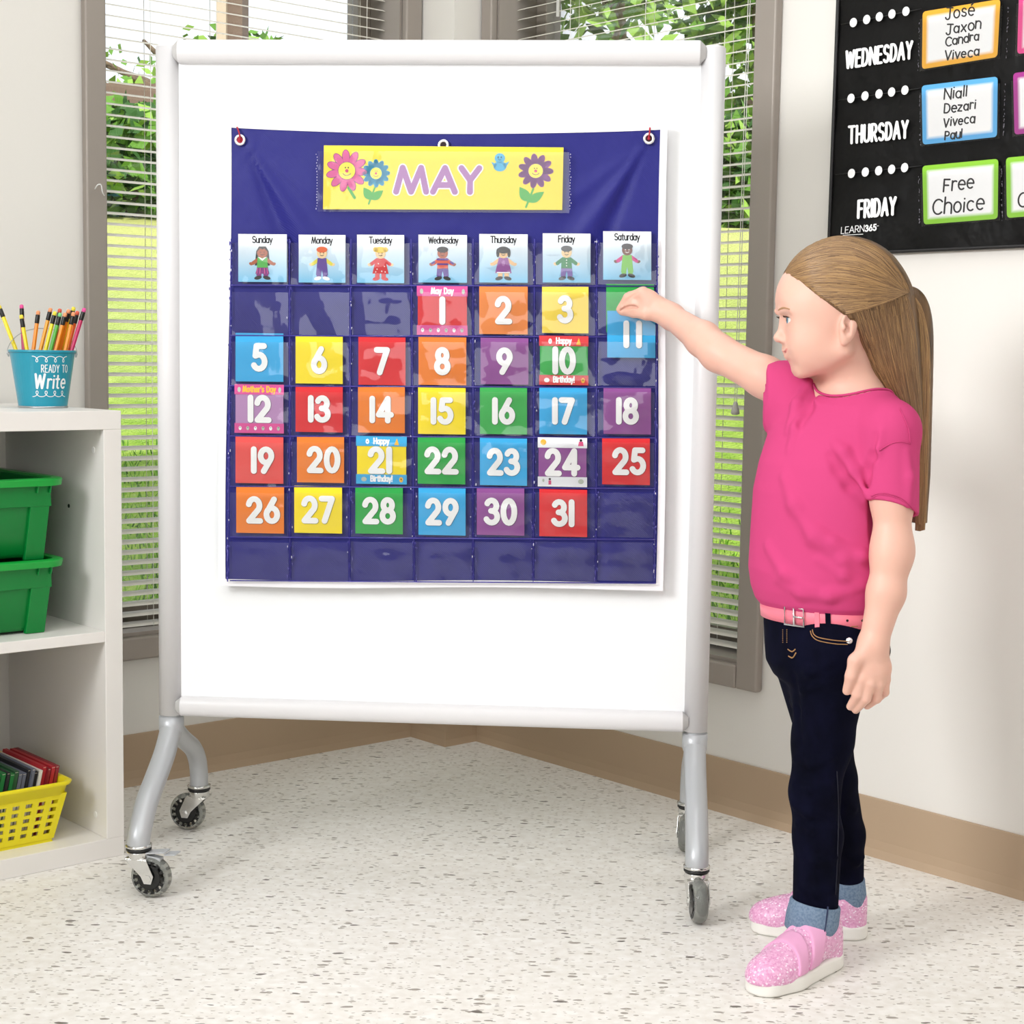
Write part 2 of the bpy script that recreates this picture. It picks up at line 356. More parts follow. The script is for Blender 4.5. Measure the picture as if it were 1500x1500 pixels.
def skirting(name, path):
    """coved vinyl base: flat strip with a toe that curves out onto the floor; path runs along the wall, room on its right"""
    prof = [(0, .105), (.0035, .105), (.004, .103), (.004, .03), (.006, .014), (.010, .004), (.012, 0), (0, 0)]
    m = MB(); V = []; N = len(path)
    for i, p in enumerate(path):
        p = np.asarray(p); ns = []
        for a, b in ((i-1, i), (i, i+1)):
            if 0 <= a and b < N:
                d = path[b]-path[a]; d = d/np.linalg.norm(d); ns.append(np.array([d[1], -d[0], 0]))
        nn = sum(ns); nn = nn/np.linalg.norm(nn); nn = nn/(nn@ns[0])
        V += [p+nn*o+Z*z for o, z in prof]
    F = []; L = len(prof)
    for i in range(N-1):
        for k in range(L): F.append((i*L+k, i*L+(k+1) % L, (i+1)*L+(k+1) % L, (i+1)*L+k))
    F += [tuple(range(L))[::-1], tuple((N-1)*L+k for k in range(L))]
    m.add(V, F); return m.build(name, BASE, kind='structure', smooth=False)
skirting('baseboard_left', [R(-2.6, LW, 0), R(2.280, LW, 0)])
skirting('baseboard_corner', [R(2.280, LW, 0), R(2.280, -2.812, 0), R(RW, -2.812, 0)])
skirting('baseboard_right', [R(RW, -2.812, 0), R(RW, 2.1, 0)])

GLASS = film('window_glass', .03, .0, 1, 0)
BLW = M('cream_blind_metal', '#f0ebe1', .42, spec=.45)
CORD = M('white_cord', '#efece4', .8)
def window(idx, fr, a0, a1, z0, z1, casing_l, casing_r):
    """fr(a, d, z): a along the wall, d depth behind the wall face, z up"""
    root = thing('window_%d' % idx, fr((a0+a1)/2, 0, z0), None, None, kind='structure')
    m = MB(); p = .020
    m.rbox(fr, a0-casing_l, a0, -p, 0, z0-.046, z1+.046); m.rbox(fr, a1, a1+casing_r, -p, 0, z0-.046, z1+.046)
    m.rbox(fr, a0, a1, -p, 0, z0-.046, z0); m.rbox(fr, a0, a1, -p, 0, z1, z1+.046)
    m.build('casing', GREYM, root, bevel=.005)
    m = MB(); j = .006; D = .158
    m.rbox(fr, a0, a0+j, -.002, D, z0, z1); m.rbox(fr, a1-j, a1, -.002, D, z0, z1); m.rbox(fr, a0, a1, -.002, D, z1-j, z1)
    m.build('jamb_lining', GREYM, root)
    m = MB(); m.rbox(fr, a0+j, a1-j, -.004, D, z0, z0+.008); m.build('sill', GREYM, root)
    m = MB(); s = .034
    m.rbox(fr, a0+j, a0+j+s, .105, .15, z0+.008, z1-j); m.rbox(fr, a1-j-s, a1-j, .105, .15, z0+.008, z1-j)
    m.rbox(fr, a0+j+s, a1-j-s, .105, .15, z0+.008, z0+.008+s); m.rbox(fr, a0+j+s, a1-j-s, .105, .15, z1-j-s, z1-j)
    m.build('sash_frame', GREYM, root, bevel=.003)
    m = MB(); m.rbox(fr, a0+j+s, a1-j-s, .125, .130, z0+.008+s, z1-j-s); m.build('pane', GLASS, root)
    return root
def FLw(a, d, z): return R(a, LW-d, z)
def FRw(a, d, z): return R(RW+d, a, z)
w1 = window(1, FLw, LO[0], LO[1], LO[2], LO[3], .044, .044)
w2 = window(2, FRw, RO_[0], RO_[1], RO_[2], RO_[3], .036, .052)
c0 = onleft(142, 270, LW+.021); c1 = onleft(151, 284, LW+.021)
m = MB(); m.tube(crom([onleft(139, 277, LW+.021), onleft(143, 271, LW+.034), onleft(148, 271, LW+.034), onleft(150, 281, LW+.03), onleft(153, 287, LW+.021)], 5), .0012, 6)
m.build('cord_hook', M('white_plastic', '#f2f1ee', .35), w1, smooth=True)
def blind(fr, a0, a1, zb, zt, ladders, label, d0=.055, phase=0.):
    root = thing('venetian_blind', fr((a0+a1)/2, d0, zb), label, 'blind', 'venetian blinds in the corner windows')
    m = MB(); hw = .0125; th = math.radians(17); z = zb+.018; zs = []
    while z < zt-.02:
        zs.append(z); V = []
        for a in (a0, a1):
            for k in range(5):
                q = -1+k/2; u = q*hw; c = .0018*(1-q*q)
                V.append(fr(a, d0+u*math.cos(th)-c*math.sin(th), z+u*math.sin(th)+c*math.cos(th)))
        m.add(V, [(k, k+1, k+6, k+5) for k in range(4)])
        z += .02125
    m.build('slats', BLW, root, smooth=True)
    m = MB(); m.rbox(fr, a0, a1, d0-.012, d0+.012, zb-.004, zb+.006); m.build('bottom_rail', BLW, root, bevel=.002)
    m = MB(); m.rbox(fr, a0, a1, d0-.013, d0+.013, zt-.02, zt+.01); m.build('head_rail', BLW, root, bevel=.002)
    for a in ladders:
        m = MB()
        for dd in (-.0128, .0128): m.tube([fr(a, d0+dd, zb), fr(a, d0+dd, zt)], .0007, 5)
        m.build('ladder_cord', CORD, root)
    return root
# depth of the blinds behind the wall face: .058
def la(x, y): return float(onleft(x, y, LW-.058)@DL)
def ra(x, y): return float(onright(x, y, RW+.058)@DR)
zl = float(onleft(160, 102, LW-.046)[2]); zb_l = float(onleft(205, 922, LW-.05)[2])
nsl = round((zl-zb_l)/.02125); zb_l = zl-nsl*.02125-.018
b1 = blind(FLw, LO[0]+.009, LO[1]-.009, zb_l, 2.285, (la(217, 300), la(312, 10), LO[1]-.06), 'cream slatted blind in the left window behind the shelf', .058)
zr = float(onright(1090, 139, RW+.046)[2]); zb_r = float(onright(1068, 960, RW+.05)[2])
nsr = round((zr-zb_r)/.02125); zb_r = zr-nsr*.02125-.018
b2 = blind(FRw, RO_[0]+.009, RO_[1]-.009, zb_r, 2.285, (ra(1067, 100), ra(952, 30), ra(842, 20)), 'cream slatted blind in the right window, its pull cords hanging beside the girl', .058)
m = MB()
for (xa, ya), (xb, yb) in (((1095, 30), (1076, 590)), ((1098, 30), (1079, 590))):
    pa, pb = onright(xa, ya, RW+.038), onright(xb, yb, RW+.034)
    m.tube([pa+(pa-pb)*1.1, pa, pb], .0008, 5)
m.build('pull_cord', CORD, b2)
tq = onright(1077.5, 588, RW+.034); m = MB(); m.lathe([(.0015, .0), (.004, -.002), (.0085, -.020), (.0085, -.024), (.004, -.026)], tq, n=12)
m.build('cord_tassel', M('pale_grey_plastic', '#cfccc6', .4), b2, smooth=True)
pa = onright(817, 24, RW+.036); m = MB(); m.tube([pa, pa+Z*.75], .0035, 8); m.build('tilt_wand', M('white_plastic', '#f2f1ee', .35), b2, smooth=True)

# ================================================================ outdoors
def hill(y): return np.interp(y, [3.2, 4.5, 7, 10, 13.5, 16, 24, 60], [-.05, .06, .42, 1.12, 1.95, 2.15, 2.3, 2.4])
def lawn_material(name, c1, c2, c3):
    m = noise_color(M(name, c1, .9, spec=.05), c1, c2, 9, None, .3, .7, 6); return noise_bump(m, 60, .9, .05)
def sunlit_far(m):  # bright sunlit tone of the far lawn, painted into its colour
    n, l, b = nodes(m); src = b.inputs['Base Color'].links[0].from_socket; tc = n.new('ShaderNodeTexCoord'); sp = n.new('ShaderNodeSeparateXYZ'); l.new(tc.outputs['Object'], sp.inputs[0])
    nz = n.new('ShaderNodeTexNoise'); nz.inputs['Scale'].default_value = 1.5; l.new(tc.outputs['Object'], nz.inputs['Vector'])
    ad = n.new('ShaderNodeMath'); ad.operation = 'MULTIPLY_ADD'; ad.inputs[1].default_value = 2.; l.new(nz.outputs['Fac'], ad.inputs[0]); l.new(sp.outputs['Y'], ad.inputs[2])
    mr = n.new('ShaderNodeMapRange'); mr.inputs['From Min'].default_value = SUNLIT0; mr.inputs['From Max'].default_value = SUNLIT0+5; l.new(ad.outputs[0], mr.inputs['Value'])
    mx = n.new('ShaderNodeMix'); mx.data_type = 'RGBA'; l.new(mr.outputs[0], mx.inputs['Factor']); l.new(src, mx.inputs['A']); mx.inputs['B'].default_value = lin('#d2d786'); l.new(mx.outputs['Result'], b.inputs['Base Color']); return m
SUNLIT0 = 7.5-20.3
LAWN = lawn_material('mown_grass', '#7ea53a', '#a9c557', '')
m = MB(); xs = np.linspace(-14, 14, 57); ys = np.concatenate([np.linspace(2.6, 8, 40), np.linspace(8.3, 40, 40)])
V = []; F = []
for j, y in enumerate(ys):
    for i, x in enumerate(xs):
        z = hill(y)+.03*math.sin(x*1.3+y)+.02*math.sin(y*2.1-x*.7); V.append((x, y, z))
nx = len(xs)
def inside_room(x, y):
    p = A(x, y, 0); return (p@DL < RW+.1) and (p@DR > LW-.1)
for j in range(len(ys)-1):
    for i in range(nx-1):
        q = (j*nx+i, j*nx+i+1, (j+1)*nx+i+1, (j+1)*nx+i)
        if all(inside_room(V[k][0], V[k][1]) for k in q): continue
        F.append(q)
V = [(x, y, (z if not inside_room(x, y) else -.14)) for x, y, z in V]
sunlit_far(LAWN)
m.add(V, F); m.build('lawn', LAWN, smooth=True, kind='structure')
# grass blades near the windows
m = MB(); r = np.random.default_rng(3)
for k in range(26000):
    y = 3.0+r.random()**1.4*4.2; x = r.uniform(-2.6, 3.2)
    p = A(x, y, 0)
    if p@DL < RW+.2 and p@DR > LW-.2: continue
    if not (abs(x+.9) < 1.0 or abs(x-.95) < 1.5): continue
    z = float(hill(y))-.01; a = r.uniform(0, 6.28); h = r.uniform(.03, .075); wv = .004
    dx, dy = math.cos(a)*wv, math.sin(a)*wv; lx, ly = r.normal(0, .02, 2)
    m.add([(x-dx, y-dy, z), (x+dx, y+dy, z), (x+lx, y+ly, z+h)], [(0, 1, 2)], int(r.integers(0, 3)))
GB = [M('grass_blade_a', '#5f8f2c', .7, spec=.1), M('grass_blade_b', '#86b53c', .7, spec=.1), M('grass_blade_c', '#3e6a22', .7, spec=.1)]
m.build('grass', GB, kind='stuff', label='unmown green grass growing outside the corner windows', cat='grass')
LEAF = [M('leaf_mid', '#5d8a34', .6, spec=.2), M('leaf_light', '#8fb552', .6, spec=.2), M('leaf_dark', '#35592a', .6, spec=.2)]
BARK = noise_color(M('bark', '#6b5a4a', .9), '#54463a', '#7d6b59', 12, (1, 1, .2))
def tree(x, y, h, rad, zc, n, label, group, seed, mix=(.5, .3, .2), leaf=.11):
    root = thing('tree', (x, y, hill(y)), label, 'tree', group); r = np.random.default_rng(seed); z0 = float(hill(y))
    m = MB(); m.tube(crom([(x, y, z0-.1), (x+.05, y, z0+h*.3), (x-.05, y, z0+h*.6), (x, y, z0+h*.9)], 4), [rad*.10*(1-.04*k) for k in range(13)], 8)
    for k in range(5):
        a = r.uniform(0, 6.28); zz = z0+h*r.uniform(.35, .7)
        m.tube([(x, y, zz), (x+math.cos(a)*rad*.4, y+math.sin(a)*rad*.4, zz+h*.12), (x+math.cos(a)*rad*.75, y+math.sin(a)*rad*.75, zz+h*.2)], [rad*.04, rad*.03, rad*.012], 6)
    m.build('trunk', BARK, root, smooth=True)
    m = MB(); cl = [(r.normal(0, .45, 3)) for _ in range(22)]
    for k in range(n):
        c = cl[r.integers(0, 22)]+r.normal(0, .26, 3); l = np.linalg.norm(c)
        if l > 1.05: c = c/l*r.uniform(.8, 1.05)
        p = A(x, y, z0+zc)+c*A(rad, rad, h-zc)*A(1, 1, .98)
        e1 = r.normal(0, 1, 3); e1 /= np.linalg.norm(e1); e2 = np.cross(e1, r.normal(0, 1, 3)); e2 /= np.linalg.norm(e2); s = leaf*r.uniform(.6, 1.3)
        m.add([p-e1*s, p+e2*s*.5, p+e1*s, p-e2*s*.5], [(0, 1, 2, 3)], int(r.choice(3, p=mix)))
    m.build('foliage', LEAF, root)
    return root
for k, (x, y, h, rad, zc, n, lab) in enumerate([
    (-3.6, 15.0, 1.02, 1.7, .42, 2600, 'rounded green bush on the bank, seen through the left blind beside the shelf'),
    (-1.3, 15.6, 1.05, .62, .42, 700, 'rounded green bush on the bank hidden mostly behind the whiteboard'),
    (.52, 15.2, 1.02, .62, .42, 1100, 'rounded green bush on the bank behind the top right of the whiteboard'),
    (2.2, 15.0, 1.02, .78, .42, 2000, 'rounded green bush on the bank, seen through the right blind')]):
    tree(x, y, h, rad, zc, n, lab, 'bushes along the top of the bank', 40+k, (.4, .15, .45))
for k, (x, y, h, rad, zc, n, lab) in enumerate([
    (1.0, 17.4, 5.6, 1.0, 3.6, 2400, 'tall leafy tree above the whiteboard, seen through the right blind'),
    (2.7, 18.9, 5.8, 1.1, 3.5, 2800, 'tall leafy tree seen through the right blind next to the window frame'),
    (-5.4, 28.5, 4.0, 2.4, 2.8, 1500, 'low distant tree over the brown roof, seen through the left blind')]):
    tree(x, y, h, rad, zc, n, lab, 'trees beyond the bank', 60+k, (.4, .5, .1), .13)
root = thing('garden_building', (-1, 22, 2.2), 'low brown building with a dark fascia far beyond the grass bank', 'building')
BROWN = M('brown_cladding', '#6d5a50', .8); TAN = M('tan_render', '#b8a898', .85)
yb = 21.0
za = float(G(190, 160, yb)[2]); zt_ = float(G(190, 122, yb)[2])
m = MB(); m.box((-9, yb, za), (17, 0, 0), (0, 4, 0), (0, 0, zt_-za)); m.build('fascia', BROWN, root)
m = MB(); m.box((-8.6, yb+.5, 1.9), (16.2, 0, 0), (0, 3, 0), (0, 0, za-1.9)); m.build('wall', M('dark_brown_wall', '#4f4a3c', .85), root)
xa = float(G(315, 30, yb)[0]); xb = float(G(329, 30, yb)[0]); xc = float(G(351, 30, yb)[0])
m = MB(); m.box((xa, yb+.1, zt_), (xb-xa, 0, 0), (0, .6, 0), (0, 0, 3)); m.build('pillar', TAN, root)
m = MB(); m.box((xb, yb+.2, zt_), (xc-xb, 0, 0), (0, .5, 0), (0, 0, 3)); m.build('chimney', BROWN, root)
# ================================================================ the mobile whiteboard
BN = -2.71                                  # plane of the posts
sL, sR = -.7792, .1162
WHITE = M('white_powder_coat', '#dddbdc', .34, spec=.5)
SILV = M('silver_grey_paint', '#b9bbbe', .36, metal=.25, spec=.5)
CHROME = M('chrome', '#d8d8d6', .16, metal=1.)
BLACK = M('black_plastic', '#141414', .45)
wb = thing('mobile_whiteboard', ST((sL+sR)/2, BN, 0), 'white magnetic board on a silver wheeled frame standing in the corner', 'whiteboard')
zc_ = lambda y, x, n=BN: float(onstand(x, y, n)[2])
ZT = 1.376; ZB = .257
m = MB(); m.rbox(ST, sL, sR, BN-.009, BN+.007, .272, 1.368); m.build('board_panel', M('white_board_enamel', '#f4f5f6', .22, spec=.5), wb)
for s in (sL, sR):
    m = MB(); m.lathe([(.0205, ZB), (.0205, ZT)], ST(s, BN, 0), n=32); m.build('post', WHITE, wb, smooth=True).data.polygons[-1].use_smooth = False
    m = MB(); m.lathe([(.0192, 0), (.0192, .002), (.0175, .0035)], ST(s, BN, ZT-.0005), n=28); m.build('post_cap', M('white_cap_plastic', '#e4e2e2', .4), wb, smooth=False)
def rail(z0, z1, nm):
    zc = (z0+z1)/2; h = (z1-z0)/2; prof = []
    for k in range(13):
        a = math.radians(-90+180*k/12); prof.append((BN+.014+.014*math.cos(a)**.7 if abs(math.cos(a)) > 1e-6 else BN+.014, zc+h*math.sin(a)))
    prof += [(BN-.022, zc+h), (BN-.022, zc-h)]
    m = MB(); L = len(prof); V = [ST(s, n, z) for s in (sL+.021, sR-.021) for n, z in prof]
    m.add(V, [(k, (k+1) % L, L+(k+1) % L, L+k) for k in range(L)]+[tuple(range(L))[::-1], tuple(range(L, 2*L))])
    m.build(nm, WHITE, wb, bevel=.0015)
    for s, d in ((sL+.0212, -1), (sR-.0212, 1)):
        m = MB(); V = []
        for q, sc in ((0, 1), (.009, .55)):
            V += [ST(s+d*q, (n-BN)*sc*.98+BN+(.012*(1-sc)), zc+(z-zc)*sc*.98) for n, z in prof]
        m.add(V, [(k, (k+1) % L, L+(k+1) % L, L+k) for k in range(L)]+[tuple(range(L))[::-1], tuple(range(L, 2*L))])
        m.build('rail_end_cap', M('grey_end_cap', '#c4c2c1', .4), wb)
rail(1.3485, 1.3865, 'top_rail'); rail(.2575, .2905, 'marker_rail')
# legs: a socket that forks into a long front leg and a short rear leg
nF, nRr = -2.52, -2.888
fr_path = [(BN, .257), (BN, .236), (-2.672, .200), (-2.617, .169), (-2.567, .143), (-2.535, .114), (nF, .094), (nF, .080)]
rr_path = [(BN, .257), (BN-.004, .236), (-2.773, .200), (-2.842, .166), (-2.874, .138), (-2.886, .112), (nRr, .094), (nRr, .080)]
for s in (sL, sR):
    m = MB()
    m.lathe([(.0198, -.004), (.0213, -.004), (.0213, -.028), (.019, -.036)], ST(s, BN, .257), n=24)
    m.tube(crom([ST(s, n, z) for n, z in fr_path], 5), .0185, 16, up=DS)
    m.tube(crom([ST(s, n, z) for n, z in rr_path], 5), .0165, 16, up=DS)
    m.build('forked_leg', SILV, wb, smooth=True)
TYRE = M('clear_grey_wheel_rubber', '#c4c6bf', .15, spec=.5, Transmission_Weight=.7, IOR=1.3)
def caster(s, n, ang, brake=False):
    """swivel caster under a leg; ang turns the trailing direction: 0 = along +s"""
    base = ST(s, n, 0); t = math.cos(ang)*DS+math.sin(ang)*NS; a = np.cross(Z, t); r = .034
    c = base+t*.022+Z*r
    m = MB()
    m.lathe([(.0105, .0615), (.017, .0625), (.019, .066), (.019, .074), (.016, .0755)], base, n=24)          # swivel head
    for sg in (-1, 1):
        o = a*sg*.0148
        P = [base-t*.018+Z*.064, base+t*.020+Z*.064, c+t*.010+Z*.004, c+t*.006-Z*.009, c-t*.006-Z*.009, c-t*.012+Z*.003]
        V = [p+o for p in P]+[p+o+a*sg*.002 for p in P]; k = len(P)
        m.add(V, [tuple(range(k))[::-1], tuple(range(k, 2*k))]+[(i, (i+1) % k, k+(i+1) % k, k+i) for i in range(k)])
    m.box(base-t*.018-a*.0165+Z*.062, t*.038, a*.033, Z*.0035)
    ck = m.build('caster', CHROME, wb, smooth=False, bevel=.0008)
    ORG[ck] = ORG[wb]
    m = MB(); m.lathe([(.0185, .0755), (.0205, .0765), (.0205, .0795), (.018, .0805)], base, n=24); m.lathe([(.019, .0805), (.021, .0815), (.021, .0845), (.0175, .086)], base, n=24, mi=1)
    m.build('stem_collar', [BLACK, CHROME], ck, smooth=True)
    m = MB(); pr = [(.0255, -.0105)]+[(r-.0085+.0085*math.cos(math.radians(q)), .0115*math.sin(math.radians(q))) for q in (-75, -50, -25, 0, 25, 50, 75)]+[(.0255, .0105)]
    m.lathe(pr, c, a, 40, closed=True); m.build('tyre', TYRE, ck, smooth=True)
    m = MB(); m.lathe([(.004, -.0122), (.019, -.0122), (.0205, -.010), (.0205, .010), (.019, .0122), (.004, .0122)], c, a, 32)
    e1 = t; e2 = np.cross(a, t)
    for k in range(14):
        q = 2*math.pi*k/14; d = math.cos(q)*e1+math.sin(q)*e2; tt = -math.sin(q)*e1+math.cos(q)*e2
        for sg in (-1, 1):
            m.box(c+d*.0200-tt*.0022+a*(sg*.0098-.0012), d*.0062, tt*.0044, a*.0024)
            m.box(c+d*.0252-tt*.0040+a*(sg*.0098-.0012), d*.0018, tt*.0080, a*.0024)
    m.build('wheel_hub', M('black_hub_plastic', '#0d0d0d', .3), ck)
    m = MB(); m.lathe([(.0065, -.0178), (.0065, -.0168), (.003, -.0165), (.003, .0165), (.0065, .0168), (.0065, .0178), (.0035, .0192)], c, a, 6)
    m.build('axle_bolt', CHROME, ck)
    if brake:
        m = MB(); p = base+t*.022+Z*.072
        m.box(p-a*.011-t*.006, t*.034+Z*.004, a*.022, Z*.0025); m.box(p+t*.026-a*.011, t*.020+Z*.002, a*.022, Z*.0022)
        m.box(base+t*.014-a*.007+Z*.056, t*.026-Z*.004, a*.014, Z*.014); m.build('brake_pedal', SILV, ck, bevel=.001)
caster(sL, nF, math.radians(8), True); caster(sL, nRr, math.radians(188))
caster(sR, nF, math.radians(82)); caster(sR, nRr, math.radians(100))
# ================================================================ the shelf and what stands in it
SHW = noise_bump(M('white_laminate', '#e9e5e0', .42, spec=.4), 30, .02, .001)
s1, s0 = 1.333, .560; tf, tb = -2.531, -2.922; ZM0, ZM1 = .379, .398
sh = thing('cube_shelf', R((s0+s1)/2, (tf+tb)/2, 0), 'white open cube shelf against the wall under the turquoise pencil pail', 'shelf')
def panel(nm, *a):
    m = MB(); m.rbox(R, *a); return m.build(nm, SHW, sh, bevel=.0012)
panel('top_panel', s0, s1, tb, tf, .743, .775); panel('bottom_panel', s0, s1, tb, tf, 0, .034)
panel('side_panel', s1-.033, s1, tb, tf, .034, .743); panel('side_panel', s0, s0+.033, tb, tf, .034, .743)
panel('divider', .938, .954, tb, tf, .034, .743)
panel('middle_shelf', .954, s1-.033, tb, tf-.001, ZM0, ZM1); panel('middle_shelf', s0+.033, .938, tb, tf-.001, ZM0, ZM1)
def dowel(px, py):
    p = plane(px, py, DL, s1-.033); m = MB(); m.lathe([(.0055, 0), (.0055, .0008), (.004, .0012)], p, -DL, 16); return m
dowel(137, 659).build('cam_cover', M('white_cover_cap', '#f3f1ee', .3), sh)
dowel(140, 1193).build('cam_cover', M('white_cover_cap', '#f3f1ee', .3), sh)
p = plane(101, 741, DL, s1-.033); m = MB(); m.lathe([(.0035, 0), (.0035, .0007)], p, -DL, 12); m.build('peg_hole', BLACK, sh)

GREEN = noise_bump(M('green_bin_plastic', '#047d34', .3, spec=.4), 25, .03, .002)
GREENR = M('bright_green_rim_plastic', '#12a03a', .3, spec=.5)
def bin_(z0, z1, label):
    cx, hx, t0, d = 1.108, .112, -2.588, .30       # centre along the shelf, half width at the floor, front face, depth
    root = thing('storage_bin', R(cx, t0-d/2, z0), label, 'bin', 'green bins stacked in the shelf')
    fl_ = .016
    def cp(s, t, z):   # tapered walls: q = 0 at the floor, 1 at the rim
        q = (z-z0)/(z1-z0); return R(cx+(s-cx)*(1+fl_/hx*q), (t0-d/2)+(t-(t0-d/2))*(1+fl_/(d/2)*q), z)
    def slab(m, *a): m.rbox(cp, *a)
    m = MB(); h = hx; k = .003
    def ring(z, e, n=6, r=.022):
        P = []
        for (sx, tx, a0) in ((1, 1, 0), (-1, 1, 90), (-1, -1, 180), (1, -1, 270)):
            for i in range(n+1):
                a = math.radians(a0+90*i/n); P.append(cp(cx+sx*(h-r)+(r+e)*math.cos(a), (t0-d/2)+tx*(d/2-r)+(r+e)*math.sin(a), z))
        return P
    rg = [ring(z0+.004, -.006), ring(z0+.012, 0), ring(z1, 0), ring(z1, -k), ring(z0+.014, -k)]; L = len(rg[0]); V = sum(rg, [])
    F = [(i*L+q, i*L+(q+1) % L, (i+1)*L+(q+1) % L, (i+1)*L+q) for i in range(4) for q in range(L)]+[tuple(range(L))[::-1], tuple(range(4*L, 5*L))]
    m.add(V, F)
    # raised corner columns and top band around a sunken front panel
    for sg in (-1, 1):
        a = cx+sg*(h-.040); b = cx+sg*(h-.006)
        m.rbox(cp, min(a, b), max(a, b), t0-.004, t0+.006, z0, z1-.008)
    m.rbox(cp, cx-h+.006, cx+h-.006, t0-.004, t0+.006, z1-.045, z1-.008)
    for sg in (-1, 1):
        for off in (.014, .034):
            q = cx+sg*(h-off); m.rbox(cp, q-.0012, q+.0012, t0+.002, t0+.012, z1-.022, z1-.008)
    o = m.build('tub', GREEN, root, bevel=.0025)
    m = MB(); R0 = [ring(z1-.010, .004), ring(z1-.010, .014), ring(z1+.001, .014), ring(z1+.003, .011), ring(z1+.003, -.002), ring(z1-.001, -.003)]; V = sum(R0, [])
    m.add(V, [(i*L+q, i*L+(q+1) % L, ((i+1) % 6)*L+(q+1) % L, ((i+1) % 6)*L+q) for i in range(6) for q in range(L)])
    m.build('rim', GREENR, root, smooth=False, bevel=.001)
    return root
bin_(ZM1+.0005, .5215, 'green plastic bin standing directly on the middle shelf, under the other one')
bin_(.5235, .6590, 'open green plastic bin stacked on top of the other green bin')

# ---- yellow basket with square holes
YEL = M('yellow_basket_plastic', '#ecdc18', .36, spec=.45)
ZB0 = .034
bk = thing('yellow_basket', R(1.10, -2.68, ZB0), 'yellow plastic basket with square holes full of booklets in the lower cubby', 'basket')
bx0, bx1, bt0, bt1, bz1 = .985, 1.222, -2.578, -2.79, .137
def bp(s, t, z):
    q = (z-ZB0)/(bz1-ZB0); e = .022*q
    cs, ct = (bx0+bx1)/2, (bt0+bt1)/2
    return R(cs+(s-cs)*(1+e/((bx1-bx0)/2)), ct+(t-ct)*(1+e/((bt0-bt1)/2)), z)
m = MB()
def holed(fn, ncol, nrow, u0, u1, v0, v1):
    """wall with a grid of square holes; fn(u, v, w): along, up, thickness"""
    us = [u0]; vs = [v0]; pu = (u1-u0-.012)/ncol; pv = (v1-v0-.014)/nrow
    for i in range(ncol): c = u0+.006+pu*(i+.5); us += [c-pu*.26, c+pu*.26]
    for i in range(nrow): c = v0+.007+pv*(i+.5); vs += [c-pv*.27, c+pv*.27]
    us.append(u1); vs.append(v1)
    for i in range(len(us)-1):
        for j in range(len(vs)-1):
            if i % 2 == 1 and j % 2 == 1: continue
            m.rbox(fn, us[i], us[i+1], vs[j], vs[j+1], 0, .003)
holed(lambda u, v, w_: bp(u, bt0-w_, v), 11, 5, bx0, bx1, ZB0+.006, bz1-.016)
holed(lambda u, v, w_: bp(u, bt1+w_, v), 11, 5, bx0, bx1, ZB0+.006, bz1-.016)
holed(lambda u, v, w_: bp(bx1-w_, u, v), 9, 5, bt1, bt0, ZB0+.006, bz1-.016)
holed(lambda u, v, w_: bp(bx0+w_, u, v), 9, 5, bt1, bt0, ZB0+.006, bz1-.016)
m.rbox(bp, bx0, bx1, bt1, bt0, ZB0, ZB0+.006)
m.build('basket_body', YEL, bk)
m = MB()
def brg(z, e, r=.014, n=5):
    P = []
    for sx, tx, a0 in ((1, 1, 0), (-1, 1, 90), (-1, -1, 180), (1, -1, 270)):
        for i in range(n+1):
            a = math.radians(a0+90*i/n); ps = (bx0+bx1)/2+sx*((bx1-bx0)/2-r)+(r+e)*math.cos(a); pt = (bt0+bt1)/2+tx*((bt0-bt1)/2-r)+(r+e)*math.sin(a)
            P.append(bp(ps, pt, z))
    return P
R0 = [brg(bz1-.018, -.003), brg(bz1-.018, .001), brg(bz1-.003, .0015), brg(bz1-.001, .006), brg(bz1+.004, .007), brg(bz1+.006, .003), brg(bz1+.004, -.003)]; L = len(R0[0])
m.add(sum(R0, []), [(i*L+q, i*L+(q+1) % L, ((i+1) % 7)*L+(q+1) % L, ((i+1) % 7)*L+q) for i in range(7) for q in range(L)])
m.build('rim', YEL, bk, smooth=True)
# ---- booklets standing in the basket, one object each
PAPER = M('booklet_paper', '#efe6d2', .8)
BC = {'dark red': '#8c1f2a', 'crimson': '#b3242e', 'slate grey': '#6b7080', 'black': '#26262b', 'green': '#1e7a3c', 'dark green': '#2d5a3a', 'golden yellow': '#d6a62a', 'tan': '#b98f4e', 'red': '#a8252b', 'navy': '#24306e', 'white': '#e8e4da', 'brown': '#6e3d2a'}
seq = ['dark red', 'crimson', 'dark red', 'crimson', 'white', 'black', 'slate grey', 'black', 'slate grey', 'slate grey', 'dark green', 'green', 'black', 'green', 'dark green', 'tan', 'golden yellow', 'tan', 'golden yellow', 'tan', 'red', 'white', 'red', 'brown', 'navy', 'red', 'white', 'navy']
ordn = ['first', 'second', 'third', 'fourth', 'fifth', 'sixth', 'seventh', 'eighth', 'ninth', 'tenth', 'eleventh', 'twelfth', 'thirteenth', 'fourteenth', 'fifteenth', 'sixteenth', 'seventeenth', 'eighteenth', 'nineteenth', 'twentieth', 'twenty-first', 'twenty-second', 'twenty-third', 'twenty-fourth', 'twenty-fifth', 'twenty-sixth', 'twenty-seventh', 'twenty-eighth']
sx = 1.2170; rb = random.Random(5)
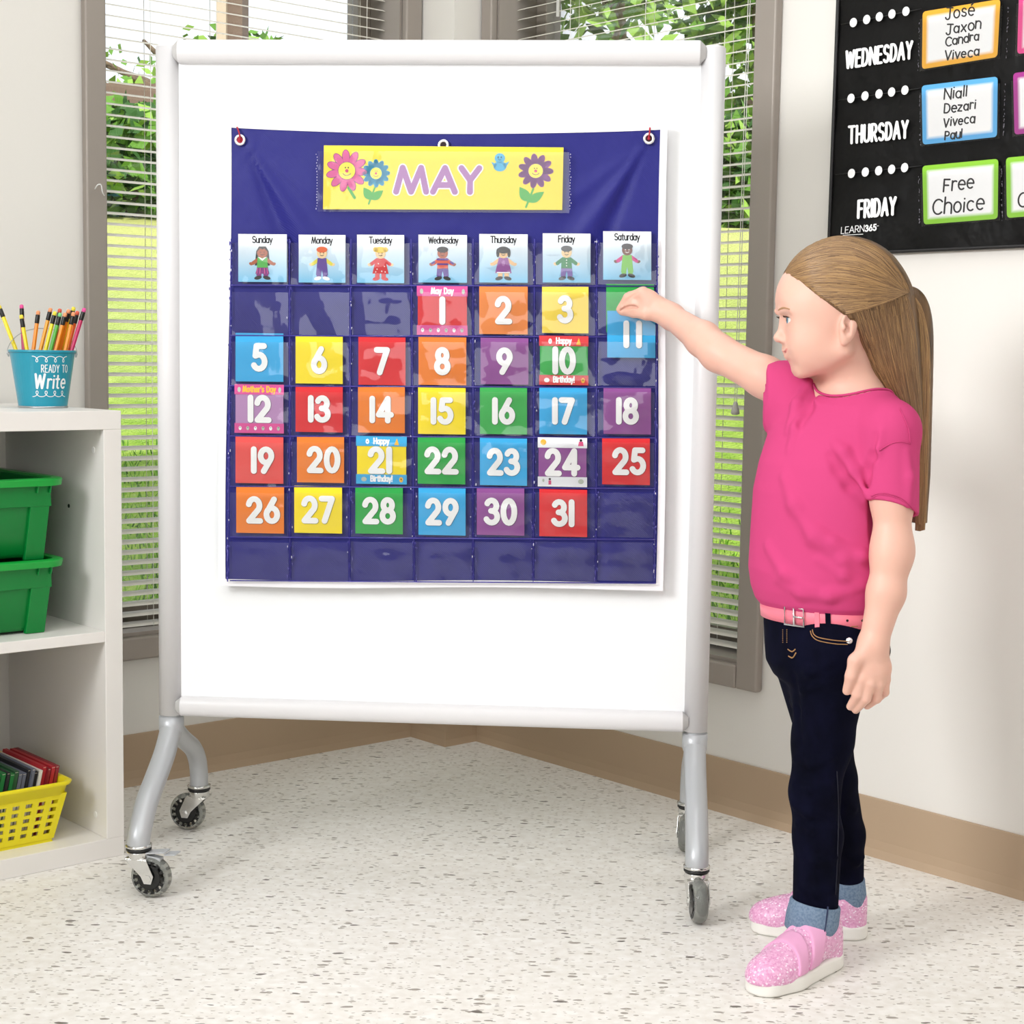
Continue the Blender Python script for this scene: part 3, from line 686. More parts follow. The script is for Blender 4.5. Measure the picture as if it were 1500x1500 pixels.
for i, c in enumerate(seq):
    th = .0052+rb.random()*.0022; hgt = .118+rb.uniform(-.004, .004)-(i > 20)*.012; d0, d1 = -2.594+rb.uniform(-.003, .003), -2.760
    lean = .026
    f = lambda s, t, z: R(s+z*lean/.118, t, ZB0+.0065+z)
    cm = M('booklet_'+c.replace(' ', '_'), BC[c], .45)
    m = MB()
    m.rbox(f, sx-th, sx-th+.0007, d1, d0, 0, hgt); m.rbox(f, sx-.0007, sx, d1, d0, 0, hgt)
    m.rbox(f, sx-th, sx, d0-.0008, d0, hgt*.72, hgt*.98); m.rbox(f, sx-th+.0007, sx-.0007, d1+.002, d0-.001, .001, hgt-.0012, 1)
    m.rbox(f, sx-th+.0003, sx-.0003, d1+.001, d0, hgt-.0012, hgt, 0)
    m.build('booklet', [cm, PAPER], base=R(sx-th/2, (d0+d1)/2, ZB0+.0065), label='thin %s booklet in the yellow basket, %s from the right' % (c, ordn[i]), cat='booklet', group='booklets in the yellow basket')
    sx -= th+.0009

# ---- pencil pail
TURQ = M('turquoise_enamel', '#0c93ad', .3, spec=.5, Coat_Weight=.3)
STEEL = M('galvanised_steel', '#b9bdbf', .3, metal=.9)
PZ = .775; pc = G(63, 596, 2.866); pc[2] = PZ; r0, r1, ph = .0415, .0555, .0985
pail = thing('pencil_pail', pc, 'turquoise metal pail with white lettering full of pencils on top of the shelf', 'pail')
tov = CP-pc; tov[2] = 0; tov /= np.linalg.norm(tov); side = np.cross(Z, tov)
def prad(z): return r0+(r1-r0)*z/ph
def pmap(u, v, h):   # u, v in metres over the front of the pail: u to the right, v up
    rr = prad(v)+h*.0002; a = u/prad(v); return pc+rr*(math.cos(a)*tov+math.sin(a)*side)+Z*v
m = MB(); m.lathe([(r0-.002, .003), (r0, .0035), (r1, ph), (r1-.0012, ph), (r0-.001, .005)], pc, n=48)
P = Print(m, pmap); k = (2*r1)/94.   # metres per pixel at the pail
def pp(x, y): return ((x-63.5)*k, (598-y)*k+.001)
def wave(x0, x1, y, n, up):
    out = []
    for i in range(90):
        t = i/89; ph_ = 2*math.pi*n*t; out.append(pp(x0+(x1-x0)*t+4.2*math.sin(ph_), y-up*4.2*math.cos(ph_)))
    return out
P.stroke(wave(49, 102, 527, 4, 1), .0006, 1); P.stroke(wave(49, 100, 577.5, 4, -1), .0006, 1)
u, v = pp(62, 546); P.text('READY TO', u, v, .0125, .00075, 1, sx=.62, gap=.28)
u, v = pp(52.5, 569); P.text('W', u, v, .0235, .0020, 1, sx=.75, slant=.08); u, v = pp(70, 569); P.text('rite', u, v, .0225, .0016, 1, sx=.85, gap=.2, slant=.12)
m.build('pail_body', [TURQ, M('white_lettering', '#f4f6f6', .5)], pail, smooth=False)
m = MB(); m.lathe([(r1-.0018, ph-.002), (r1+.0004, ph-.0032), (r1+.0022, ph-.001), (r1+.0018, ph+.0015), (r1, ph+.002), (r1-.0018, ph+.0005)], pc, n=48, closed=True); m.build('rim', TURQ, pail, smooth=True)
m = MB(); m.lathe([(r0+.0006, 0), (r0+.0012, .0012), (r0+.0008, .0034), (r0-.0005, .0036), (r0-.002, .001)], pc, n=48, closed=True); m.build('base_ring', STEEL, pail, smooth=True)
for sg in (-1, 1):
    p = pc+side*sg*(r1+.001)+Z*(ph-.006); m = MB(); m.lathe([(.0045, -.001), (.0045, .0008), (.002, .0022)], p, side*sg, 14); m.build('handle_ear', STEEL, pail, smooth=True)
hp = [pc+side*(r1+.0035)*math.cos(a)+Z*(ph-.006+.046*math.sin(a))-tov*.030*math.sin(a) for a in np.linspace(0, math.pi, 24)]
m = MB(); m.tube(hp, .0007, 6); m.build('wire_handle', STEEL, pail, smooth=True)
# ---- pencils: foot inside the pail, rubber end up; (pixel of the eraser end, pixel at the pail rim, colour, eraser, depth, label)
ER = {'pink': '#e8559c', 'yellow': '#f3e04a', 'peach': '#f2a070', 'mint': '#7fd08a', 'coral': '#e0664f'}
PC = {'magenta': '#c2185b', 'yellow': '#f4dd12', 'orange': '#f6921e', 'amber': '#f5a81c', 'green': '#4fae33', 'deep_orange': '#f0661c', 'red': '#d9342b'}
FERR = M('black_ferrule', '#15130f', .35)
pens = [((31.5, 446), (32, 516), 'magenta', 'pink', -.012, 'magenta pencil behind the yellow one at the left side of the pail'),
 ((30.8, 461), (40, 516), 'yellow', 'yellow', .010, 'yellow pencil leaning left, leftmost at the front of the pail'),
 ((56.3, 455), (48.5, 516), 'orange', 'peach', .012, 'orange pencil standing apart between the two clusters of pencils'),
 ((74.5, 451), (58.5, 516), 'amber', 'peach', .006, 'amber pencil at the left edge of the right-leaning bunch'),
 ((81, 456), (66, 516), 'yellow', 'yellow', .014, 'bright yellow pencil in the bunch, left of the green pencil'),
 ((88.5, 458), (73.5, 516), 'green', 'mint', .016, 'only green pencil in the turquoise pail'),
 ((88, 452), (78, 516), 'red', 'coral', -.008, 'pencil with a coral eraser behind the green pencil'),
 ((96, 458), (81, 516), 'orange', 'peach', .014, 'orange pencil just right of the green pencil'),
 ((101, 453), (87, 516), 'orange', 'peach', .002, 'orange pencil with black ferrule in the middle of the right bunch'),
 ((108.5, 449.5), (90, 516), 'yellow', 'yellow', -.012, 'pencil with a yellow eraser at the back of the right bunch'),
 ((108, 457), (95, 516), 'orange', 'peach', .014, 'orange pencil at the front right of the bunch, beside the magenta one'),
 ((114, 455.5), (98, 516), 'deep_orange', 'coral', .000, 'deep orange pencil with coral eraser beside the rightmost magenta one'),
 ((124, 451), (104, 516), 'magenta', 'pink', .006, 'magenta pencil leaning out at the right edge of the pail'),
 ((-2, 447), (25, 517), 'yellow', 'yellow', .004, 'yellow pencil leaning far left out of the pail, cut off by the picture edge')]
for (ex, ey), (rx, ry), c, e, dy, lab in pens:
    dist = float((pc-CP)@CF)-dy
    def at(x, y):
        d = ray(x, y); return CP+d/(d@CF)*dist
    top = at(ex, ey); rim = at(rx, ry); d = (rim-top)/np.linalg.norm(rim-top)
    # push the foot to the floor of the pail, kept inside its wall
    L_ = (top[2]-(PZ+.008))/-d[2]; foot = top+d*L_
    o = foot-pc; o[2] = 0; q = np.linalg.norm(o)
    if q > r0-.007: foot = foot-o*(1-(r0-.007)/q)
    ax = (foot-top); Ln = np.linalg.norm(ax); ax /= Ln
    root = thing('pencil', foot, lab, 'pencil', 'pencils in the turquoise pail')
    m = MB(); m.lathe([(.0036, .022), (.0036, Ln-.012), (.0012, Ln)], top, ax, 6); m.build('barrel', M('pencil_paint_'+c, PC[c], .35), root)
    m = MB(); m.lathe([(.0037, .0075), (.0039, .009), (.0037, .0105), (.0039, .012), (.0039, .0215), (.0037, .0225)], top, ax, 14); m.build('ferrule', FERR, root, smooth=True)
    m = MB(); m.lathe([(.0001, 0), (.0022, .0004), (.0033, .0018), (.0035, .004), (.0035, .008)], top, ax, 14); m.build('eraser', M('eraser_'+e, ER[e], .7), root, smooth=True)
# ================================================================ calendar pocket chart on the whiteboard
CN = -2.680                                   # mean plane of the hanging fabric, about 2 cm in front of the board
NYL = M('violet_blue_nylon', '#252578', .48, spec=.25)
def twill(m):
    n, l, b = nodes(m); tc = n.new('ShaderNodeTexCoord'); wv = n.new('ShaderNodeTexWave'); wv.inputs['Scale'].default_value = 190; wv.bands_direction = 'DIAGONAL'
    l.new(tc.outputs['Object'], wv.inputs['Vector']); nz = n.new('ShaderNodeTexNoise'); nz.inputs['Scale'].default_value = 14; nz.inputs['Detail'].default_value = 3
    l.new(tc.outputs['Object'], nz.inputs['Vector'])
    mx = n.new('ShaderNodeMath'); mx.operation = 'MULTIPLY_ADD'; mx.inputs[1].default_value = .03; l.new(wv.outputs['Fac'], mx.inputs[0]); l.new(nz.outputs['Fac'], mx.inputs[2])
    bp = n.new('ShaderNodeBump'); bp.inputs['Strength'].default_value = .35; bp.inputs['Distance'].default_value = .012; l.new(mx.outputs[0], bp.inputs['Height']); l.new(bp.outputs[0], b.inputs['Normal'])
twill(NYL)
PIPE = M('white_binding', '#f1eff2', .55)
VINYL = film('clear_vinyl', .05, .05, 11, .4)
ctr = thing('calendar_pocket_chart', onstand(648, 860, CN), 'violet blue calendar pocket chart with clear pockets hanging on the whiteboard', 'pocket chart')
BTL, BTR, BBR, BBL = [onstand(x, y, CN) for x, y in ((337.5, 187), (969, 190), (959.5, 854), (332, 848))]
def fold(u, v):
    """cloth relief in metres toward the viewer: drags from the corner rings, soft billows lower down"""
    d = 0
    for cx, sg in ((.03, 1), (.97, -1)):
        x, y = (u-cx)*sg, (.975-v)
        if x > 0 and y > 0:
            a = math.atan2(y, x); r = math.hypot(x, y); e = math.exp(-(r-.16)**2/.03)
            d += .0075*e*(math.exp(-((a-.95)/.10)**2)-.7*math.exp(-((a-1.16)/.08)**2)+.35*math.exp(-((a-.62)/.10)**2))
    d += .0012*math.sin(9*u+2*v)*math.sin(7*v+1)*(1-abs(2*u-1)**4)
    d += .0014*math.sin(2*math.pi*7*u)*math.exp(-((v-.90)/.08)**2)*.3
    return d
def cloth(u, v, h=0.):
    p = (BBL*(1-u)+BBR*u)*(1-v)+(BTL*(1-u)+BTR*u)*v
    p = p-Z*(.0085*math.sin(math.pi*u)**.8*max(0, v-.80)/.20)      # the top edge sags between the rings
    p = p+DS*(.003*math.sin(5*v+.6)*(2*u-1))-Z*.002*math.sin(7*u)*(1-v)
    return p+NS*(fold(u, v)+h)
m = MB(); m.grid(lambda u, v: cloth(u, v), 110, 110); m.build('fabric_panel', NYL, ctr, smooth=True)
m = MB(); loop = [(t, 1) for t in np.linspace(0, 1, 40)]+[(1, 1-t) for t in np.linspace(0, 1, 40)][1:]+[(1-t, 0) for t in np.linspace(0, 1, 40)][1:]+[(0, t) for t in np.linspace(0, 1, 40)][1:-1]
cen = cloth(.5, .5); V = []
for u, v in loop:
    du = -.0115 if u == 0 else (.0115 if u == 1 else 0); dv = -.0115 if v == 0 else (.009 if v == 1 else 0)
    a = cloth(u, v); b = a+DS*du+Z*dv
    V += [a+NS*.0016, b+NS*.0016, b-NS*.0012, a-NS*.0012]
N_ = len(loop); F = []
for i in range(N_):
    j = (i+1) % N_
    for k in range(4): F.append((i*4+k, i*4+(k+1) % 4, j*4+(k+1) % 4, j*4+k))
m.add(V, F); m.build('binding', PIPE, ctr)
RED = M('red_cord', '#b0142e', .6)
NICK = M('nickel', '#e6e6e8', .25, metal=.85)
HOLE = M('grommet_hole', '#2a1a20', .8)
for (x, y), tie in (((351.5, 205), ((350, 194), (347, 186))), ((649.5, 212.5), None), ((950.5, 203), ((951.5, 195), (952, 187)))):
    c = onstand(x, y, CN+.0055); m = MB()
    m.lathe([(.0046+.0024*(1-math.cos(q)), .0016*math.sin(q)) for q in np.linspace(0, 2*math.pi, 14)[:-1]], c, NS, 28, closed=True)
    g = m.build('grommet', NICK, ctr, smooth=True); ORG[g] = ORG[ctr]
    m = MB(); m.lathe([(.0048, 0), (.0048, .0003)], c-NS*.0004, NS, 20); m.build('ring_hole', HOLE if x > 400 else RED, g)
    if tie:
        m = MB(); pts = [c+NS*.001, onstand(x, y-3, CN+.008), onstand(*tie[0], CN+.008), onstand(*tie[1], CN), onstand(tie[1][0], tie[1][1], BN+.008)]
        m.tube(crom(pts, 6), .0013, 7); m.sphere(c+NS*.001, .0026, 6); m.build('red_tie', RED, ctr, smooth=True)

def slope(y): return (y-75)*2.9e-5
def pxcorners(x0, y0, x1, y1, n):
    k = slope((y0+y1)/2)*(x1-x0)/2
    return onstand(x0, y0-k, n), onstand(x1, y0+k, n), onstand(x1, y1+k, n), onstand(x0, y1-k, n)
LIFT = .00022
def card_mesh(tl, tr, br, bl, nrm, lift=LIFT, th=.0007):
    """a card as a thin slab, first material on all sides; returns the mesh builder and a Print on its face"""
    m = MB(); m.add([tl, tr, br, bl]+[p-nrm*th for p in (tl, tr, br, bl)], [(3, 2, 1, 0), (4, 5, 6, 7), (0, 1, 5, 4), (1, 2, 6, 5), (2, 3, 7, 6), (3, 0, 4, 7)])
    return m, Print(m, qmap(tl, tr, br, bl, nrm, lift))
def ink(name, h, r=.45): return M('print_'+name, h, r, spec=.4)
WH = ink('white', '#fbfbfa'); BK = ink('black', '#17151a')
CC = {'red': '#dd2029', 'orange': '#f07f22', 'yellow': '#fde21a', 'pale yellow': '#fbdc4e', 'green': '#1fa443', 'light green': '#35ab4d', 'blue': '#2fa9e4', 'purple': '#8f4a94', 'mauve': '#b98abb', 'coral': '#e8504c', 'light orange': '#f28a3f'}
def cardmat(c): return M('card_'+c.replace(' ', '_'), CC[c], .5, spec=.4)
# ---- the month card
tl, tr, br, bl = [onstand(x, y, CN+.0085) for x, y in ((474.5, 213), (825.5, 216), (823.5, 307.5), (473, 306.5))]
m, P = card_mesh(tl, tr, br, bl, NS)
mm = [M('card_month_yellow', '#fde33a', .5), WH, ink('lilac', '#b07ab5'), ink('pink', '#e2649f'), ink('sky', '#45b4de'), ink('plum', '#96529c'), ink('leaf', '#4fb34a'), ink('face_yellow', '#fdf05a'), BK, ink('rose', '#d9497e'), ink('plum_line', '#7a3a78')]
Wc, Hc = 350., 92.5
def mp(x, y): return ((x-473.5)/Wc, (307-y)/Hc)
asp = Wc/Hc
class PX(Print):
    """prints in photograph-like units: x 0..W, y 0..H of the card"""
    def __init__(s, mb, mp_, W, H): super().__init__(mb, lambda u, v, h: mp_(u/W, v/H, h))
P = PX(m, qmap(tl, tr, br, bl, NS, LIFT), Wc, Hc)
def mp(x, y): return (x-473.5, 307-y)
def flower(x, y, R_, r_, n, col, rot0, nose, outline):
    cx, cy = mp(x, y)
    for pas, e in ((outline, 1.0), (col, .0)):
        for k in range(n):
            a = rot0+2*math.pi*k/n; rr = (R_+r_)/2*.96
            P.disc(cx+rr*math.cos(a), cy+rr*math.sin(a), (R_-r_)*.60+e*.7, R_*.175+e*.7, pas, 1+(pas == col), 18, a)
    P.disc(cx, cy, r_+.5, r_+.5, outline, 3); P.disc(cx, cy, r_, r_, 7, 4)
    P.disc(cx, cy-.2, r_*.2, r_*.2, 9, 5); P.disc(cx-r_*.17, cy+r_*.36, r_*.07, r_*.09, 8, 5, 8); P.disc(cx+r_*.17, cy+r_*.36, r_*.07, r_*.09, 8, 5, 8)
    P.stroke(arc(cx, cy, r_*.55, r_*.55, 215, 325), r_*.035, 10, 5)
def stem(pts, wdt): P.stroke([mp(*p) for p in pts], wdt, 6, 1)
def leaf(x0, y0, x1, y1, wdt):
    a, b = mp(x0, y0), mp(x1, y1); L = math.hypot(b[0]-a[0], b[1]-a[1]); ux, uy = (b[0]-a[0])/L, (b[1]-a[1])/L; pts = []
    for t in np.linspace(0, 1, 9): pts.append((a[0]+ux*L*t-uy*wdt*math.sin(math.pi*t**.8), a[1]+uy*L*t+ux*wdt*math.sin(math.pi*t**.8)))
    for t in np.linspace(1, 0, 9)[1:-1]: pts.append((a[0]+ux*L*t+uy*wdt*math.sin(math.pi*t**.8), a[1]+uy*L*t-ux*wdt*math.sin(math.pi*t**.8)))
    P.poly(pts, 6, 1)
stem([(511, 276), (520, 290)], 2.2); stem([(550, 274), (541, 299)], 1.3); leaf(545, 293, 533, 275, 6.5); leaf(545, 293, 562, 279, 6)
flower(508, 251, 29.5, 12.5, 11, 3, 1.65, 9, 10); flower(551, 254.5, 19.5, 8.5, 12, 4, 1.6, 9, 4)
stem([(781, 276), (771, 303)], 1.5); leaf(775, 295, 761, 273, 7.5); leaf(775, 296, 797, 280, 6.5)
flower(784, 249.5, 24.5, 10.5, 11, 5, 1.7, 9, 5)
for lay, hw in ((1, 6.2), (2, 4.3)):
    for st in ([(581, 281), (590, 246), (603, 281), (617, 246), (625, 281)], [(635, 281), (652, 246), (667, 281)], [(642, 271), (660, 271)], [(676, 246), (689, 264)], [(702, 246), (689, 264), (689, 281)]):
        P.stroke([mp(*q) for q in st], hw, lay, lay)
cx, cy = mp(731.5, 231); P.disc(cx, cy, 7.6, 7.4, 4, 1); cx, cy = mp(732, 243); P.disc(cx, cy, 9.5, 7.6, 4, 1)
P.poly([mp(724, 246), mp(719, 236.5), mp(728, 240)], 4, 1); P.poly([mp(740, 246), mp(745.5, 235.5), mp(736, 240)], 4, 1)
for x in (729, 733.5):
    cx, cy = mp(x, 229.8); P.disc(cx, cy, 1, 1.3, 8, 2, 8)
cx, cy = mp(731.3, 232); P.stroke(arc(cx, cy, 2.2, 1.6, 200, 340), .35, 8, 2)
m.build('month_card', mm, label='wide yellow card with lilac letters MAY and smiling flowers', cat='card')
# ---- weekday cards
def sky_print():
    m = M('print_sky_fade', '#bfe3f4', .5); n, l, b = nodes(m); tc = n.new('ShaderNodeTexCoord'); sp = n.new('ShaderNodeSeparateXYZ'); l.new(tc.outputs['Generated'], sp.inputs[0])
    r = n.new('ShaderNodeValToRGB'); e = r.color_ramp.elements; e[0].position = .0; e[0].color = lin('#74c4ec'); e[1].position = .95; e[1].color = lin('#fbfbfd'); x = e.new(.45); x.color = lin('#c4e1f3')
    l.new(sp.outputs['Z'], r.inputs[0]); l.new(r.outputs[0], b.inputs['Base Color']); return m
SKYP = sky_print()
def kid(P, skin, hair, top, bot, shoe, style, extra):
    """a small printed paper-doll child, drawn in card units 0..70"""
    cx = 35; arm = extra.get('arm', top)
    if style == 'girl_long': P.poly([(26, 45), (24, 24), (30, 24), (32, 48), (38, 48), (40, 24), (46, 24), (44, 45), (40, 52), (30, 52)], hair, 1)
    for sg in (-1, 1):
        hx = cx+sg*16.5; P.stroke([(cx+sg*6, 33), (hx-sg*3, 27.5)], 2.6, arm, 2); P.disc(hx, 26.5, 2.9, 2.2, skin, 2, 12, sg*.4)
        P.disc(cx+sg*6.3, 6.2, 5.6, 2.7, shoe, 3, 14, -sg*.25)
        P.stroke([(cx+sg*4.2, 18), (cx+sg*4.8, 8.5)], 3.3, bot, 2)
    if style in ('dress', 'girl_dress'): P.poly([(cx-6.5, 36), (cx-12, 13.5), (cx+12, 13.5), (cx+6.5, 36)], top, 3)
    elif style == 'overall':
        P.poly([(cx-6.5, 36), (cx-9, 11), (cx-1.6, 11), (cx, 19), (cx+1.6, 11), (cx+9, 11), (cx+6.5, 36)], bot, 3)
    else:
        P.poly([(cx-7, 36), (cx-8, 20), (cx+8, 20), (cx+7, 36)], top, 3); P.poly([(cx-8, 21), (cx-8.8, 9.5), (cx-2, 9.5), (cx, 17), (cx+2, 9.5), (cx+8.8, 9.5), (cx+8, 21)], bot, 3)
    if style == 'girl_long': P.poly([(cx-7.5, 21), (cx-10, 12), (cx+10, 12), (cx+7.5, 21)], bot, 4)
    P.disc(cx, 43, 7.6, 7.8, skin, 4)
    if style == 'girl_long': P.poly([(27.5, 44), (30, 50), (35, 52), (40, 50), (42.5, 44), (38, 49), (35, 47.5), (32, 49)], hair, 5); P.poly([(28, 37), (35, 31), (42, 37), (38, 36), (35, 34), (32, 36)], extra['collar'], 5)
    elif style == 'girl_dress': P.disc(cx, 47, 8.6, 5.2, hair, 5); P.disc(cx-8, 43, 2.3, 6.5, hair, 5); P.disc(cx+8, 43, 2.3, 6.5, hair, 5)
    elif style == 'dress': P.disc(cx, 48, 9, 4.6, hair, 5); P.disc(cx-7.5, 48.5, 3.4, 3.6, hair, 5); P.disc(cx+7.5, 48.5, 3.4, 3.6, hair, 5)
    else: P.disc(cx, 48.3, 8.2, 4.4, hair, 5)
    for sg in (-1, 1): P.disc(cx+sg*2.6, 43.4, .7, .9, extra['eye'], 6, 8)
    P.stroke(arc(cx, 42, 3, 2.6, 215, 325), .4, extra['eye'], 6)
    for s in extra.get('dots', []): P.disc(s[0], s[1], .9, .9, extra['dotc'], 6, 8)
    for s in extra.get('lines', []): P.stroke([s[0], s[1]], s[2], s[3], 6)
days = [
 ('Sunday', (349, 343, 420, 413), 6.8, [SKYP, BK, ink('brown_skin', '#b05a35'), ink('deep_black', '#1b1717'), ink('leaf', '#4fb34a'), ink('stripe_violet', '#82277e'), WH, ink('pink', '#e2649f')], (2, 3, 4, 5, 3, 'girl_long', dict(eye=1, collar=6, arm=2, lines=[((28, 20), (27, 12.5), .5, 7), ((32, 20), (31.5, 12.5), .5, 7), ((38, 20), (38.5, 12.5), .5, 7), ((42, 20), (43, 12.5), .5, 7)])), 'a long haired child in a green top'),
 ('Monday', (437.5, 344, 506, 414), 6.8, [SKYP, BK, ink('peach_skin', '#f6d3a0'), ink('ginger', '#e5632a'), ink('lemon', '#e9dd4a'), ink('violet', '#5b3a94'), WH], (2, 3, 4, 5, 6, 'overall', dict(eye=1, arm=4)), 'a ginger haired child in violet overalls'),
 ('Tuesday', (523, 344, 592, 414.5), 6.8, [SKYP, BK, ink('peach_skin', '#f6d3a0'), ink('blond', '#f6cf36'), ink('red', '#d5262f'), WH], (2, 3, 4, 4, 4, 'dress', dict(eye=1, dots=[(30, 20), (37, 17), (41, 24), (32, 28), (28, 16), (42, 16)], dotc=5)), 'a blond child in a red dress'),
 ('Wednesday', (613, 344, 684, 414), 6.0, [SKYP, BK, ink('brown_skin', '#b05a35'), ink('deep_black', '#1b1717'), ink('coral', '#e8664f'), ink('violet', '#5b3a94')], (2, 3, 4, 5, 3, 'boy', dict(eye=1, arm=4, lines=[((28, 34), (42, 34), 1.5, 5), ((28, 27), (42, 27), 1.2, 5), ((23, 30), (20, 28), 1.6, 5), ((47, 30), (50, 28), 1.6, 5)])), 'a black haired child in a striped top'),
 ('Thursday', (702, 343, 773, 414), 6.8, [SKYP, BK, ink('tan_skin', '#eec28a'), ink('deep_black', '#1b1717'), ink('plum', '#7a2f80'), ink('lilac', '#b07ab5'), WH], (2, 3, 4, 2, 3, 'girl_dress', dict(eye=1, arm=2, lines=[((35, 30), (35, 26), 2.2, 5), ((26, 14.5), (44, 14.5), .7, 6)])), 'a black haired child in a plum dress'),
 ('Friday', (795, 342, 865, 414), 6.8, [SKYP, BK, ink('peach_skin', '#f6d3a0'), ink('cap_grey', '#57585c'), ink('bottle_green', '#3f8a5a'), ink('lavender', '#8b78b4'), WH], (2, 3, 4, 5, 3, 'boy', dict(eye=1, arm=4, dots=[(35, 32), (35, 28), (35, 24)], dotc=6)), 'a child in a grey cap and green shirt'),
 ('Saturday', (883.5, 339, 954, 410), 6.8, [SKYP, BK, ink('dark_skin', '#7a4a3c'), ink('hair_grey', '#3a3436'), ink('magenta', '#d4378a'), ink('lime', '#7bc74f'), WH], (2, 3, 5, 5, 1, 'overall', dict(eye=6, arm=4)), 'a dark haired child in lime overalls')]
for nm, bx, ts, mats, (sk, ha, to, bo, so, sty, ex), d in days:
    tl, tr, br, bl = pxcorners(*bx, CN+.0085); m, _ = card_mesh(tl, tr, br, bl, NS); P = PX(m, qmap(tl, tr, br, bl, NS, LIFT), 70, 70)
    P.text(nm, 35 if nm != 'Wednesday' else 36, 57.5, 9.2, .78, 1, 1, sx=.86 if nm != 'Wednesday' else .80, center=True, gap=.15)
    kid(P, sk, ha, to, bo, so, sty, ex)
    m.build('weekday_card', mats, label='square %s card showing %s' % (nm, d), cat='card', group='weekday cards in the top pocket row')
# ---- number cards
nums = {1: ('red', (612, 420, 684, 490)), 2: ('light orange', (702, 419, 773, 489.5)), 3: ('pale yellow', (794, 418, 862, 488)), 4: ('green', (888, 416, 958, 487)),
 5: ('blue', (345, 488, 415, 559)), 6: ('yellow', (433, 493, 502, 562)), 7: ('red', (525, 494, 594, 564)), 8: ('orange', (613, 494, 683, 564)), 9: ('purple', (704, 495, 774, 563)), 10: ('light green', (791, 493, 861, 563)), 11: ('blue', (889.5, 455.5, 960, 524)),
 12: ('mauve', (345, 564, 415, 633.5)), 13: ('red', (433, 565, 502, 633)), 14: ('orange', (524.5, 566, 593, 634)), 15: ('yellow', (612.5, 568, 682, 636)), 16: ('light green', (703, 568, 772, 636)), 17: ('blue', (790, 568, 860, 636)), 18: ('purple', (884, 568, 953.5, 636)),
 19: ('coral', (345, 640, 415, 708)), 20: ('orange', (435, 639.5, 504, 707)), 21: ('yellow', (523, 640, 595, 708)), 22: ('green', (612, 640, 681.5, 709)), 23: ('blue', (703, 642, 772, 711)), 24: ('purple', (789, 642, 859, 712)), 25: ('red', (882, 641, 952, 710)),
 26: ('orange', (346, 713, 416, 781)), 27: ('yellow', (431, 712, 501, 781)), 28: ('green', (520.6, 714, 590, 782)), 29: ('blue', (613, 715, 682, 784)), 30: ('purple', (698.5, 715, 768, 784)), 31: ('red', (790, 717, 860, 786))}
PKS = ink('strip_pink', '#dd4f98'); RDS = ink('strip_red', '#d9363c'); BLS = ink('strip_blue', '#35a9df'); WHS = ink('strip_white', '#eceef2'); GRY = ink('small_grey', '#b9c2b4'); GOLD = ink('small_gold', '#f0b73a')
strips = {1: (PKS, 'May Day', None), 10: (RDS, 'Happy', 'Birthday!'), 12: (PKS, "Mother's Day", None), 21: (BLS, 'Happy', 'Birthday!'), 24: (WHS, '', None)}
extra_lab = {1: ' under a pink May Day banner', 10: ' between two red Happy Birthday strips', 12: " under a pink Mother's Day banner", 21: ' between two blue Happy Birthday strips', 24: ' between two pale strips with tiny pictures', 11: ' held by the girl at the top edge', 4: ' half hidden behind the girl hand'}
shifts = {5: -.10, 6: -.02, 1: .02}
